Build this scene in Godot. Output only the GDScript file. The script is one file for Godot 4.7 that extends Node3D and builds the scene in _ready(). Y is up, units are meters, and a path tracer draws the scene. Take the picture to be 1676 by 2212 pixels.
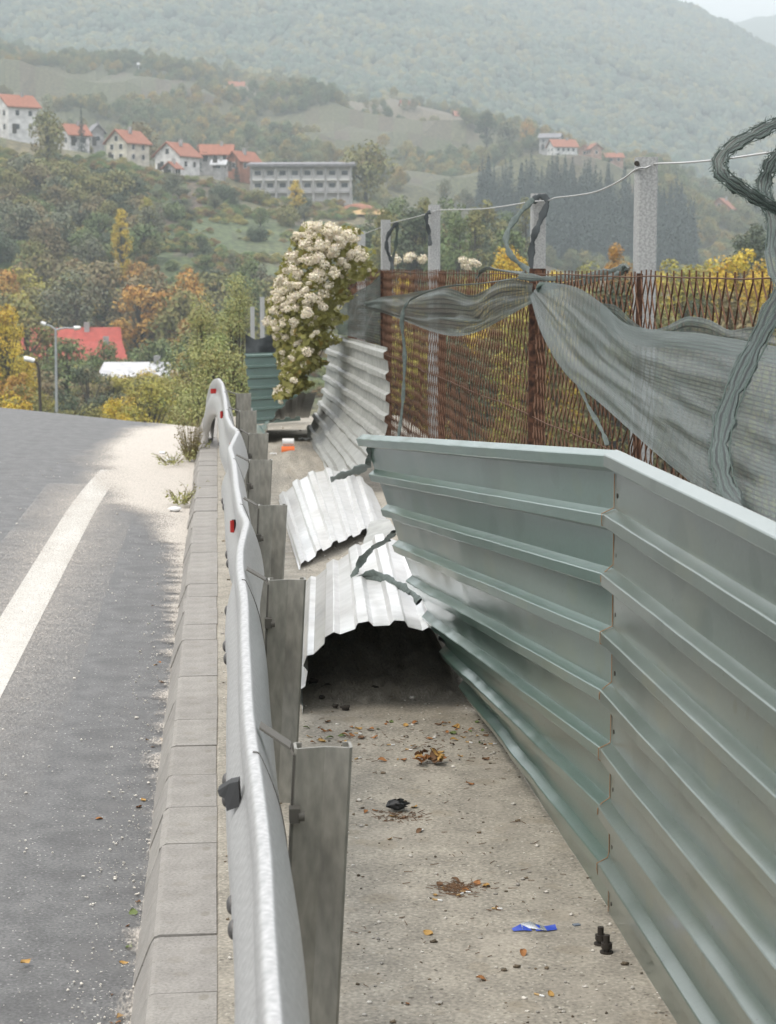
extends Node3D
# A damaged footway on a road bridge: guard rail, torn corrugated sheet fence, rusty chain link, hills behind.
# World: the road runs along -Z, x to the right, the footway surface is y = 0. Pixels below are of the photograph scaled to 1676 x 2212.
const F := 4180.0
const EYE := Vector3(0, 1.7, 0)
const SX := -0.018
var cam_b: Basis
var rng := RandomNumberGenerator.new()
var M := {}
var used := {}
var nz := FastNoiseLite.new()
var nz2 := FastNoiseLite.new()

# ---------------------------------------------------------------- helpers
func ray(vx: float, vy: float) -> Vector3:
	return cam_b * Vector3((vx - 838.0) / F, (1106.0 - vy) / F, -1.0)
func V(vx: float, vy: float, d: float) -> Vector3:      # the point at distance d along the road that is seen at a pixel
	var r := ray(vx, vy)
	return EYE + r * (d / -r.z)
func G(vx: float, vy: float, h := 0.0) -> Vector3:      # the point at height h seen at a pixel
	var r := ray(vx, vy)
	return EYE + r * ((h - EYE.y) / r.y)
func W(x: float, y: float, d: float) -> Vector3:
	return Vector3(x, y, -d)

class MB:
	var v := PackedVector3Array()
	var n := PackedVector3Array()
	var uv := PackedVector2Array()
	var c := PackedColorArray()
	var col := Color(1, 1, 1)
	func tri(a: Vector3, b: Vector3, d: Vector3) -> void:
		var m := (d - a).cross(b - a)
		if m.length_squared() < 1e-20: return
		m = m.normalized()
		v.append(a); v.append(b); v.append(d)
		for i in 3: n.append(m); c.append(col)
		uv.append(Vector2(a.x, a.z)); uv.append(Vector2(b.x, b.z)); uv.append(Vector2(d.x, d.z))
	func quad(a: Vector3, b: Vector3, d: Vector3, e: Vector3) -> void:
		tri(a, b, d); tri(a, d, e)
	func smooth(p: Array, m: Array, t: Array) -> void:     # one triangle with given normals and uvs, wound to suit them
		var g: Vector3 = (p[2] - p[0]).cross(p[1] - p[0])
		if g.length_squared() < 1e-20: return
		var o := [0, 1, 2]
		if g.dot(m[0] + m[1] + m[2]) < 0: o = [0, 2, 1]
		for i in o:
			v.append(p[i]); n.append(m[i]); uv.append(t[i]); c.append(col)
	func box(at: Vector3, size: Vector3, b := Basis()) -> void:
		var h := size * 0.5
		var p := []
		for i in 8:
			p.append(at + b * Vector3(h.x * (1 if i & 1 else -1), h.y * (1 if i & 2 else -1), h.z * (1 if i & 4 else -1)))
		quad(p[0], p[1], p[3], p[2]); quad(p[5], p[4], p[6], p[7]); quad(p[4], p[0], p[2], p[6])
		quad(p[1], p[5], p[7], p[3]); quad(p[2], p[3], p[7], p[6]); quad(p[4], p[5], p[1], p[0])
	func tube(path: Array, r0: float, r1: float, sides := 6) -> void:
		var rings := []
		var prev := Vector3.ZERO
		for i in path.size():
			var t: Vector3 = (path[mini(i + 1, path.size() - 1)] - path[maxi(i - 1, 0)]).normalized()
			var a := t.cross(Vector3(0.37, 0.71, 0.6)).normalized() if prev == Vector3.ZERO else (prev - t * prev.dot(t)).normalized()
			prev = a
			var b := t.cross(a)
			var r := lerpf(r0, r1, float(i) / maxf(1, path.size() - 1))
			var ring := []
			for k in sides:
				var w := TAU * k / sides
				ring.append([path[i] + (a * cos(w) + b * sin(w)) * r, a * cos(w) + b * sin(w)])
			rings.append(ring)
		for i in path.size() - 1:
			for k in sides:
				var p = rings[i][k]; var q = rings[i][(k + 1) % sides]; var r_ = rings[i + 1][(k + 1) % sides]; var s = rings[i + 1][k]
				smooth([p[0], q[0], r_[0]], [p[1], q[1], r_[1]], [Vector2(k, i), Vector2(k + 1, i), Vector2(k + 1, i + 1)])
				smooth([p[0], r_[0], s[0]], [p[1], r_[1], s[1]], [Vector2(k, i), Vector2(k + 1, i + 1), Vector2(k, i + 1)])
		for e in [0, path.size() - 1]:
			for k in sides - 2:
				if e == 0: tri(rings[e][0][0], rings[e][k + 2][0], rings[e][k + 1][0])
				else: tri(rings[e][0][0], rings[e][k + 1][0], rings[e][k + 2][0])
	func grid(p: Array, us: float, vs: float, flip := false) -> void:     # p[i][j]; smooth
		var ni := p.size(); var nj: int = p[0].size()
		var nn := []
		for i in ni:
			var row := []
			for j in nj:
				var du: Vector3 = p[mini(i + 1, ni - 1)][j] - p[maxi(i - 1, 0)][j]
				var dv: Vector3 = p[i][mini(j + 1, nj - 1)] - p[i][maxi(j - 1, 0)]
				var m := du.cross(dv).normalized()
				row.append(-m if flip else m)
			nn.append(row)
		for i in ni - 1:
			for j in nj - 1:
				var t := [Vector2(us * i / (ni - 1), vs * j / (nj - 1)), Vector2(us * (i + 1) / (ni - 1), vs * j / (nj - 1)), Vector2(us * (i + 1) / (ni - 1), vs * (j + 1) / (nj - 1)), Vector2(us * i / (ni - 1), vs * (j + 1) / (nj - 1))]
				smooth([p[i][j], p[i + 1][j], p[i + 1][j + 1]], [nn[i][j], nn[i + 1][j], nn[i + 1][j + 1]], [t[0], t[1], t[2]])
				smooth([p[i][j], p[i + 1][j + 1], p[i][j + 1]], [nn[i][j], nn[i + 1][j + 1], nn[i][j + 1]], [t[0], t[2], t[3]])
	func extrude(poly: PackedVector2Array, o: Vector3, ax: Vector3, ay: Vector3, along: Vector3, caps := true) -> void:
		var k := poly.size()
		var ccw := not Geometry2D.is_polygon_clockwise(poly)
		var hand := ax.cross(ay).dot(along) > 0
		for i in k:
			var a := o + ax * poly[i].x + ay * poly[i].y
			var b := o + ax * poly[(i + 1) % k].x + ay * poly[(i + 1) % k].y
			if ccw == hand: quad(a, a + along, b + along, b)
			else: quad(a, b, b + along, a + along)
		if caps:
			var t := Geometry2D.triangulate_polygon(poly)
			for i in range(0, t.size(), 3):
				var q := []
				for m in 3: q.append(o + ax * poly[t[i + m]].x + ay * poly[t[i + m]].y)
				if (q[2] - q[0]).cross(q[1] - q[0]).dot(along) > 0: q = [q[0], q[2], q[1]]
				tri(q[0], q[1], q[2]); tri(q[0] + along, q[2] + along, q[1] + along)
	func add_to(am: ArrayMesh, m: Material) -> void:
		var arr := []
		arr.resize(Mesh.ARRAY_MAX)
		arr[Mesh.ARRAY_VERTEX] = v; arr[Mesh.ARRAY_NORMAL] = n; arr[Mesh.ARRAY_TEX_UV] = uv; arr[Mesh.ARRAY_COLOR] = c
		am.add_surface_from_arrays(Mesh.PRIMITIVE_TRIANGLES, arr)
		am.surface_set_material(am.get_surface_count() - 1, m)
	func mesh(m: Material) -> ArrayMesh:
		var am := ArrayMesh.new()
		add_to(am, m)
		return am

func numbered(called: String) -> String:
	used[called] = used.get(called, -1) + 1
	return called if used[called] == 0 else "%s_%03d" % [called, used[called]]
func tag(o: Node3D, label: String, category: String, group := "", kind := "") -> Node3D:
	if label: o.set_meta("label", label)
	if category: o.set_meta("category", category)
	if group: o.set_meta("group", group)
	if kind: o.set_meta("kind", kind)
	return o
func thing(called: String, label: String, category: String, at := Vector3.ZERO, group := "", kind := "") -> Node3D:
	var o := Node3D.new()
	o.name = numbered(called)
	add_child(o)
	o.position = at
	return tag(o, label, category, group, kind)
func inst(called: String, mesh: Mesh, parent: Node, at := Vector3.ZERO, override: Material = null) -> MeshInstance3D:
	var o := MeshInstance3D.new()
	o.mesh = mesh
	o.name = numbered(called) if parent == self else called
	if override: o.material_override = override
	parent.add_child(o, true)
	o.position = at
	return o
func put(called: String, mb: MB, m: Material, parent: Node = self) -> MeshInstance3D:
	# a mesh built in world coordinates: its origin moves to its base
	var lo := mb.v[0]; var hi := mb.v[0]
	for p in mb.v:
		lo = lo.min(p); hi = hi.max(p)
	var o := Vector3((lo.x + hi.x) / 2, lo.y, (lo.z + hi.z) / 2)
	if parent != self: o = Vector3.ZERO
	if o != Vector3.ZERO:
		for i in mb.v.size(): mb.v[i] -= o
	return inst(called, mb.mesh(m), parent, o)
func part(called: String, mb: MB, m: Material, root: Node3D) -> MeshInstance3D:
	# a part built in world coordinates under a thing that stands at root.position
	var off := root.position
	for i in mb.v.size(): mb.v[i] -= off
	return inst(called, mb.mesh(m), root)
func rnd(a: float, b: float) -> float:
	return rng.randf_range(a, b)
func catmull(pts: Array, n: int) -> Array:
	var out := []
	var k := pts.size()
	for i in k - 1:
		var a = pts[maxi(i - 1, 0)]; var b = pts[i]; var c = pts[i + 1]; var d = pts[mini(i + 2, k - 1)]
		for s in n:
			var t := float(s) / n
			out.append(0.5 * (2.0 * b + (c - a) * t + (2.0 * a - 5.0 * b + 4.0 * c - d) * t * t + (3.0 * b - a - 3.0 * c + d) * t * t * t))
	out.append(pts[k - 1])
	return out
func table(t: Array, x: float) -> float:                # piecewise linear [[x, y], ...]
	if x <= t[0][0]: return t[0][1]
	for i in t.size() - 1:
		if x <= t[i + 1][0]:
			return lerpf(t[i][1], t[i + 1][1], (x - t[i][0]) / (t[i + 1][0] - t[i][0]))
	return t[-1][1]

# ---------------------------------------------------------------- textures and materials
func lin(r: float, g: float, b: float) -> Color:        # a linear base colour as the sRGB that materials take
	return Color(r, g, b).linear_to_srgb()
func noise_tex(size: int, freq: float, lo: float, hi: float, sd: int, oct := 4) -> ImageTexture:
	var f := FastNoiseLite.new()
	f.seed = sd; f.frequency = freq; f.fractal_octaves = oct
	var im := f.get_seamless_image(size, size)
	im.convert(Image.FORMAT_L8)
	var d := im.get_data()
	for i in d.size():
		d[i] = int(255.0 * clampf(lerpf(lo, hi, d[i] / 255.0) / hi, 0.0, 1.0))
	return ImageTexture.create_from_image(Image.create_from_data(size, size, false, Image.FORMAT_L8, d))
func blot(d: PackedByteArray, size: int, x: int, y: int, rx: float, ry: float, turn: float, col: Color, share: float) -> void:
	var R := int(maxf(rx, ry)) + 1
	var ct := cos(turn); var st := sin(turn)
	for j in range(-R, R + 1):
		for i in range(-R, R + 1):
			var a := (i * ct + j * st) / rx; var b := (-i * st + j * ct) / ry
			var q := a * a + b * b
			if q > 1.0: continue
			var s := share * minf(1.0, (1.0 - q) * 2.5)
			var o := (posmod(y + j, size) * size + posmod(x + i, size)) * 3
			d[o] = int(lerpf(d[o], col.r * 255.0, s)); d[o + 1] = int(lerpf(d[o + 1], col.g * 255.0, s)); d[o + 2] = int(lerpf(d[o + 2], col.b * 255.0, s))
func ground_tex(size: int, base: Color, amp: float, sd: int, spots: Array) -> ImageTexture:
	# spots: [count, smallest, largest, colour, strength]
	var f := FastNoiseLite.new()
	f.seed = sd; f.frequency = 0.09; f.fractal_octaves = 3
	var fine := f.get_seamless_image(size, size).get_data()
	f.frequency = 0.008; f.seed = sd + 5
	var wide := f.get_seamless_image(size, size).get_data()
	var d := PackedByteArray()
	d.resize(size * size * 3)
	for i in size * size:
		var k := 1.0 + amp * ((fine[i] / 127.5 - 1.0) + 0.6 * (wide[i] / 127.5 - 1.0))
		d[i * 3] = int(clampf(base.r * k, 0, 1) * 255.0); d[i * 3 + 1] = int(clampf(base.g * k, 0, 1) * 255.0); d[i * 3 + 2] = int(clampf(base.b * k, 0, 1) * 255.0)
	var r := RandomNumberGenerator.new()
	r.seed = sd
	for s in spots:
		for i in s[0]:
			var rad := lerpf(s[1], s[2], pow(r.randf(), 3.0))
			blot(d, size, r.randi() % size, r.randi() % size, rad, rad * r.randf_range(0.5, 1.0), r.randf() * TAU, s[3], s[4] * r.randf_range(0.4, 1.0))
	return ImageTexture.create_from_image(Image.create_from_data(size, size, false, Image.FORMAT_RGB8, d))
func mat(col: Color, rough: float, metal := 0.0, tex: Texture2D = null, scale := 1.0, world := true) -> StandardMaterial3D:
	var m := StandardMaterial3D.new()
	m.albedo_color = col; m.roughness = rough; m.metallic = metal
	if tex:
		m.albedo_texture = tex
		m.uv1_triplanar = true; m.uv1_world_triplanar = world
		m.uv1_scale = Vector3.ONE * scale
	return m

func gloss(m: StandardMaterial3D) -> void:
	m.metallic_specular = 0.75
	m.clearcoat_enabled = true; m.clearcoat = 0.8; m.clearcoat_roughness = 0.2

func materials() -> void:
	var soft := noise_tex(256, 0.02, 0.72, 1.12, 11)
	var grime := noise_tex(512, 0.02, 0.84, 1.1, 12, 6)
	var streak := noise_tex(256, 0.03, 0.9, 1.04, 13, 5)
	var runs := noise_tex(256, 0.03, 0.62, 1.1, 14, 5)
	var rusty := noise_tex(256, 0.03, 0.3, 1.1, 15, 6)
	# road and footway
	var a := StandardMaterial3D.new()
	a.albedo_texture = ground_tex(1024, Color(0.345, 0.343, 0.337), 0.24, 3, [[11000, 1.0, 3.0, Color(0.19, 0.19, 0.185), 0.7], [9000, 0.8, 2.6, Color(0.52, 0.515, 0.50), 0.7], [2200, 0.9, 3.4, Color(0.80, 0.79, 0.76), 0.9], [14, 30, 120, Color(0.27, 0.265, 0.26), 0.35], [10, 30, 100, Color(0.40, 0.395, 0.385), 0.3]])
	a.uv1_scale = Vector3(0.7, 0.7, 1)
	a.roughness = 0.62
	a.heightmap_enabled = false
	M.asphalt = a
	var cn := StandardMaterial3D.new()
	cn.albedo_texture = ground_tex(1024, Color(0.568, 0.545, 0.498), 0.18, 7, [[9000, 0.8, 2.8, Color(0.34, 0.315, 0.27), 0.75], [6000, 0.8, 3.0, Color(0.76, 0.74, 0.69), 0.85], [130, 2, 6, Color(0.22, 0.2, 0.17), 0.7], [120, 8, 40, Color(0.52, 0.48, 0.41), 0.3], [60, 20, 70, Color(0.66, 0.63, 0.58), 0.3]])
	cn.uv1_scale = Vector3(0.62, 0.62, 1)
	cn.roughness = 0.92
	M.concrete = cn
	M.kerb = mat(lin(0.35, 0.33, 0.30), 0.9, 0, ground_tex(512, Color(0.86, 0.86, 0.86), 0.1, 21, [[1800, 0.8, 2.2, Color(0.55, 0.53, 0.5), 0.7], [700, 0.8, 2.0, Color(1, 1, 0.98), 0.7], [14, 10, 40, Color(0.7, 0.68, 0.64), 0.4]]), 1.7)
	M.kerb_b = M.kerb.duplicate(); M.kerb_b.albedo_color = lin(0.335, 0.315, 0.285)
	M.kerb_c = M.kerb.duplicate(); M.kerb_c.albedo_color = lin(0.365, 0.345, 0.312)
	M.paint = mat(lin(0.66, 0.65, 0.62), 0.7, 0, ground_tex(512, Color(0.93, 0.93, 0.92), 0.06, 31, [[500, 0.8, 2.6, Color(0.5, 0.5, 0.5), 0.8], [40, 3, 12, Color(0.75, 0.74, 0.72), 0.4]]), 1.3)
	# metal
	M.zinc = mat(lin(0.54, 0.54, 0.53), 0.42, 0.3, grime, 5.0)
	M.post = mat(lin(0.30, 0.29, 0.25), 0.42, 0.3, grime, 1.0); M.post.uv1_scale = Vector3(3.5, 1.1, 3.5)
	M.strap = mat(lin(0.075, 0.07, 0.058), 0.7, 0.1)
	M.bolt = mat(lin(0.12, 0.115, 0.11), 0.5, 0.5)
	M.rust_bolt = mat(lin(0.03, 0.024, 0.018), 0.7, 0.2)
	var scuff := ground_tex(1024, Color(0.9, 0.9, 0.9), 0.05, 61, [[420, 0.8, 2.2, Color(0.25, 0.24, 0.2), 0.9], [26, 30, 110, Color(1.0, 0.93, 0.82), 0.5], [20, 30, 90, Color(0.62, 0.68, 0.66), 0.5], [160, 1.0, 5.0, Color(1, 1, 1), 0.6], [50, 3, 14, Color(0.72, 0.66, 0.55), 0.4]])
	M.green = mat(lin(0.10, 0.178, 0.145), 0.28, 0.22, scuff, 0.55); gloss(M.green)
	M.green_faded = mat(lin(0.135, 0.182, 0.153), 0.28, 0.22, scuff, 0.55); gloss(M.green_faded)
	M.green_far = M.green
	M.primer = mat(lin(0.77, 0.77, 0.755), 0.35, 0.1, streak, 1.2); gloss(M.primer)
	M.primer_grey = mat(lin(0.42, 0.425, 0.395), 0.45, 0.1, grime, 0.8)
	M.rust = mat(lin(0.17, 0.072, 0.038), 0.85, 0.1, rusty, 3.0)
	M.rust_wire = mat(lin(0.11, 0.055, 0.03), 0.85, 0.1)
	M.fence_post = mat(lin(0.44, 0.445, 0.435), 0.75, 0.05, grime, 6.0)
	M.wire = mat(lin(0.52, 0.52, 0.51), 0.45, 0.4)
	# net
	var im := Image.create_empty(128, 128, false, Image.FORMAT_RGBA8)
	var r := RandomNumberGenerator.new()
	r.seed = 5
	for y in 128:
		for x in 128:
			var cord := 1.0 - absf((y % 16) - 7.5) / 8.0
			var thread := 0.5 + 0.5 * sin(x * TAU / 8.0 + (3.0 if (y / 16) % 2 else 0.0))
			var k := smoothstep(0.66, 0.86, cord)
			var al := clampf(lerpf(0.44 + 0.5 * thread + r.randf_range(-0.22, 0.22), 0.97, k), 0.0, 1.0)
			var b := lerpf(0.86 + r.randf_range(-0.14, 0.14), 0.30 + 0.12 * thread, k)
			im.set_pixel(x, y, Color(b * 0.96, b * 1.0, b * 0.98, al))
	var nt := ImageTexture.create_from_image(im)
	var net := StandardMaterial3D.new()
	net.albedo_texture = nt
	net.albedo_color = lin(0.12, 0.148, 0.138)
	net.transparency = BaseMaterial3D.TRANSPARENCY_ALPHA
	net.roughness = 0.5
	net.backlight_enabled = true
	net.backlight = Color(0.25, 0.28, 0.26)
	M.net = net
	M.net_rope = net
	M.net_cord = mat(lin(0.05, 0.075, 0.062), 0.7)
	M.cloth_dark = mat(lin(0.055, 0.065, 0.068), 0.85, 0.0, soft, 2.0)
	M.tie = mat(lin(0.13, 0.165, 0.15), 0.7, 0.0, soft, 6.0)
	# plants
	for q in [["l_olive", 0.20, 0.19, 0.06], ["l_green", 0.13, 0.175, 0.06], ["l_dark", 0.07, 0.095, 0.05], ["l_yellow", 0.56, 0.42, 0.035], ["l_orange", 0.44, 0.25, 0.05], ["l_brown", 0.20, 0.165, 0.08], ["l_ygreen", 0.34, 0.31, 0.055], ["l_grey", 0.145, 0.155, 0.095], ["l_pale", 0.32, 0.33, 0.13], ["l_spruce", 0.05, 0.07, 0.06], ["l_wood", 0.21, 0.22, 0.11], ["l_forest", 0.10, 0.125, 0.085]]:
		var m := mat(lin(q[1], q[2], q[3]), 0.75)
		m.vertex_color_use_as_albedo = true
		m.backlight_enabled = true
		m.backlight = Color(0.35, 0.35, 0.25)
		M[q[0]] = m
	M.bark = mat(lin(0.07, 0.058, 0.045), 0.9, 0, soft, 2.0)
	M.flower = mat(lin(0.78, 0.73, 0.60), 0.85)
	M.flower.vertex_color_use_as_albedo = true
	M.terrain = mat(lin(1, 1, 1), 0.95, 0, noise_tex(512, 0.03, 0.35, 1.2, 51, 7), 0.035)
	M.terrain.vertex_color_use_as_albedo = true
	# houses
	M.w_white = mat(lin(0.88, 0.87, 0.85), 0.85, 0, soft, 0.1)
	M.w_cream = mat(lin(0.76, 0.72, 0.60), 0.85, 0, soft, 0.1)
	M.w_grey = mat(lin(0.46, 0.45, 0.44), 0.9, 0, soft, 0.1)
	M.w_brick = mat(lin(0.42, 0.19, 0.12), 0.9, 0, soft, 0.1)
	M.w_pink = mat(lin(0.56, 0.36, 0.28), 0.9, 0, soft, 0.1)
	M.r_red = mat(lin(0.38, 0.145, 0.085), 0.8, 0, grime, 0.12)
	M.r_crimson = mat(lin(0.46, 0.075, 0.05), 0.7, 0, grime, 0.12)
	M.r_grey = mat(lin(0.27, 0.26, 0.275), 0.7, 0, grime, 0.08)
	M.r_white = mat(lin(0.62, 0.62, 0.63), 0.6, 0, grime, 0.08)
	M.glass = mat(lin(0.03, 0.035, 0.04), 0.15)
	M.frame = mat(lin(0.58, 0.57, 0.55), 0.7)
	M.tarp = mat(lin(0.08, 0.22, 0.5), 0.6)
	M.lamp = mat(lin(0.34, 0.36, 0.37), 0.5, 0.3)
	M.lamp_glass = mat(lin(0.7, 0.7, 0.68), 0.3)
	# litter
	for q in [["leaf_a", 0.30, 0.13, 0.04], ["leaf_b", 0.40, 0.24, 0.07], ["leaf_c", 0.14, 0.075, 0.035], ["leaf_g", 0.12, 0.16, 0.05]]:
		M[q[0]] = mat(lin(q[1], q[2], q[3]), 0.8)
	M.stone = mat(lin(0.5, 0.47, 0.42), 0.9); M.stone.vertex_color_use_as_albedo = true
	M.red = mat(lin(0.42, 0.02, 0.015), 0.3)
	M.black = mat(lin(0.018, 0.018, 0.018), 0.55)
	M.white = mat(lin(0.72, 0.72, 0.71), 0.5)
	M.orange = mat(lin(0.75, 0.16, 0.03), 0.45)
	M.cyan = mat(lin(0.35, 0.6, 0.6), 0.6)
	M.blue = mat(lin(0.03, 0.07, 0.42), 0.35)
	M.foil = mat(lin(0.6, 0.61, 0.63), 0.25, 0.8)
	M.tan = mat(lin(0.45, 0.3, 0.13), 0.7)

# ---------------------------------------------------------------- the setting
func fall(x: float, d: float) -> float:                 # the crest: how far the road has dropped
	var t := d - 21.5 - 1.0 * maxf(0.0, -x - 0.2)
	if t <= 0: return 0.0
	return 0.02 * t * t if t < 4.0 else 0.32 + 0.16 * (t - 4.0)
func road_y(x: float, d: float) -> float:
	return -0.14 + 0.03 * maxf(0.0, -x - 0.2) - fall(x, d)
func walk_y(d: float) -> float:
	return -fall(0.0, d)

func sheet(xs: Array, ds: Array, h: Callable, m: Material, called: String, skirt := 0.0) -> MeshInstance3D:
	var mb := MB.new()
	var p := []
	for d in ds:
		var row := []
		for x in xs: row.append(W(x, h.call(x, d), d))
		p.append(row)
	for i in ds.size() - 1:
		for j in xs.size() - 1:
			mb.quad(p[i][j], p[i + 1][j], p[i + 1][j + 1], p[i][j + 1])
	if skirt > 0:
		var dn := Vector3(0, -skirt, 0)
		for i in ds.size() - 1:
			mb.quad(p[i + 1][-1], p[i + 1][-1] + dn, p[i][-1] + dn, p[i][-1])
	var o := inst(called, mb.mesh(m), self)
	o.position.x = SX
	return tag(o, "", "", "", "structure")

func steps(a: float, b: float, s: float) -> Array:
	var out := []
	var x := a
	while x < b - 1e-6:
		out.append(x); x += s
	out.append(b)
	return out

func build_road() -> void:
	tag(sheet([-14.0, -9.0, -6.0, -4.5, -3.5, -2.6, -2.0, -1.5, -1.0, -0.6, -0.2], steps(-3.0, 60.0, 0.6), road_y, M.asphalt, "road"), "grey asphalt carriageway with pale stone chips, cresting ahead", "", "", "structure")
	tag(sheet([-0.006, 0.004, 0.5, 1.0, 1.6, 2.14], steps(-3.0, 50.0, 0.5), func(x, d): return walk_y(d) - (0.007 if x < 0 else 0.0), M.concrete, "footway", 0.7), "dusty concrete footway beside the guard rail", "", "", "structure")
	var mb := MB.new()
	var ds := steps(2.0, 17.6, 0.4)
	for i in ds.size() - 1:
		var q := []
		for k in 2:
			var d: float = ds[i + k]
			var s := 0.0 if d < 14 else 0.006 * (d - 14.0) * (d - 14.0)
			q.append([W(-1.135 + s, road_y(-1.1, d) + 0.004, d), W(-0.925 + s, road_y(-0.9, d) + 0.004, d)])
		mb.quad(q[0][0], q[1][0], q[1][1], q[0][1])
	tag(inst("edge_line", mb.mesh(M.paint), self, Vector3(SX, 0, 0)), "worn white edge line painted on the asphalt", "", "", "structure")
	# kerb: one stone every 0.4 m
	var kerb := thing("kerb", "pale concrete kerb of short stones between road and footway", "", Vector3(SX, 0, 0), "", "structure")
	var poly := PackedVector2Array([Vector2(-0.002, 0.0), Vector2(-0.150, 0.0), Vector2(-0.162, -0.005), Vector2(-0.170, -0.015), Vector2(-0.176, -0.03), Vector2(-0.226, -0.16), Vector2(-0.226, -0.3), Vector2(-0.002, -0.3)])
	var variants := []
	for k in 4:
		var s := MB.new()
		var pp := poly.duplicate()
		for i in range(1, 5): pp[i] += Vector2(rnd(-0.003, 0.003), rnd(-0.0015, 0.0005))
		s.extrude(pp, Vector3.ZERO, Vector3.RIGHT, Vector3.UP, Vector3(0, 0, -0.394))
		variants.append(s.mesh(M.kerb))
	var d := 0.43
	while d < 26.0:
		var o := inst("kerb_stone", variants[rng.randi() % 4], kerb, W(rnd(-0.003, 0.003) - 0.002, walk_y(d) + rnd(-0.002, 0.002), d), [M.kerb, M.kerb, M.kerb_b, M.kerb_c][rng.randi() % 4])
		o.rotation = Vector3(rnd(-0.006, 0.006) - (0.04 * maxf(0, d - 21.5)), rnd(-0.004, 0.004), rnd(-0.006, 0.006))
		d += 0.4
	# drifted white dust along the kerb and over the far edge line
	var w := 384; var h := 1536
	var x0 := -1.75; var x1 := -0.19; var d0 := 2.6; var d1 := 25.0
	var im := PackedByteArray()
	im.resize(w * h * 4)
	nz.frequency = 0.9; nz.fractal_octaves = 4; nz.seed = 4
	nz2.frequency = 14.0; nz2.fractal_octaves = 2; nz2.seed = 9
	for j in h:
		var dd := d0 + (d1 - d0) * (j + 0.5) / h
		var edge := table([[2.6, 0.0], [6, 0.0], [9.5, 0.03], [12.2, 0.09], [13.4, 0.16], [14.2, 0.38], [15.2, 0.66], [16.2, 0.84], [17.5, 0.96], [19.0, 1.02], [20.5, 0.95], [22.0, 0.74], [23.0, 0.58], [25.0, 0.5]], dd)
		var haze := table([[2.6, 0.1], [10, 0.1], [13, 0.16], [14, 0.4], [17, 0.5], [20, 0.4], [25, 0.25]], dd)
		for i in w:
			var x := x0 + (x1 - x0) * (i + 0.5) / w
			var dist := -0.2 - x
			var lobes := nz.get_noise_2d(x * 1.2, dd * (5.0 if dd < 13 else 0.7)) * (0.09 if dd < 13 else 0.2)
			var q := (edge + lobes - dist) / haze
			var grain := nz2.get_noise_2d(x * 6.0, dd * 3.0) * 0.5 + rng.randf_range(-0.35, 0.35)
			var al := clampf(q * 1.3 + 0.35 + grain * 0.9, 0.0, 1.0) if q > -1.2 else 0.0
			if q < -0.3: al *= clampf((q + 1.2) / 0.9, 0, 1) * 0.7
			if absf(x + 1.03) < 0.4 and dd > 5.0 and dd < 16.4:
				al = maxf(al, clampf(0.42 - 1.2 * absf(absf(x + 1.03) - 0.1) + grain * 0.7 + lobes, 0.0, 0.8) * clampf((dd - 5.0) / 5.0, 0.0, 1.0))
			var k := 1.0 + 0.2 * grain - (0.35 if rng.randf() < 0.02 else 0.0)
			var o := (j * w + i) * 4
			im[o] = int(minf(255, 184 * k)); im[o + 1] = int(minf(255, 177 * k)); im[o + 2] = int(minf(255, 167 * k)); im[o + 3] = int(255 * al * (0.8 if dd < 12 else 0.95))
	var dm := StandardMaterial3D.new()
	dm.albedo_texture = ImageTexture.create_from_image(Image.create_from_data(w, h, false, Image.FORMAT_RGBA8, im))
	dm.transparency = BaseMaterial3D.TRANSPARENCY_ALPHA
	dm.roughness = 1.0
	dm.texture_repeat = false
	var s := MB.new()
	var dl := steps(d0, d1, 0.4)
	var xl := [x0, -1.1, -0.6, x1]
	for i in dl.size() - 1:
		for j in 3:
			var p := []; var t := []
			for k in [[0, 0], [1, 0], [1, 1], [0, 1]]:
				var dd: float = dl[i + k[0]]; var x: float = xl[j + k[1]]
				p.append(W(x, road_y(x, dd) + 0.009, dd))
				t.append(Vector2((x - x0) / (x1 - x0), (dd - d0) / (d1 - d0)))
			var up := [Vector3.UP, Vector3.UP, Vector3.UP]
			s.smooth([p[0], p[1], p[2]], up, [t[0], t[1], t[2]])
			s.smooth([p[0], p[2], p[3]], up, [t[0], t[2], t[3]])
	tag(inst("road_dust", s.mesh(dm), self, Vector3(SX, 0, 0)), "whitish stone dust drifted along the kerb", "dust", "", "stuff")

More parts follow.
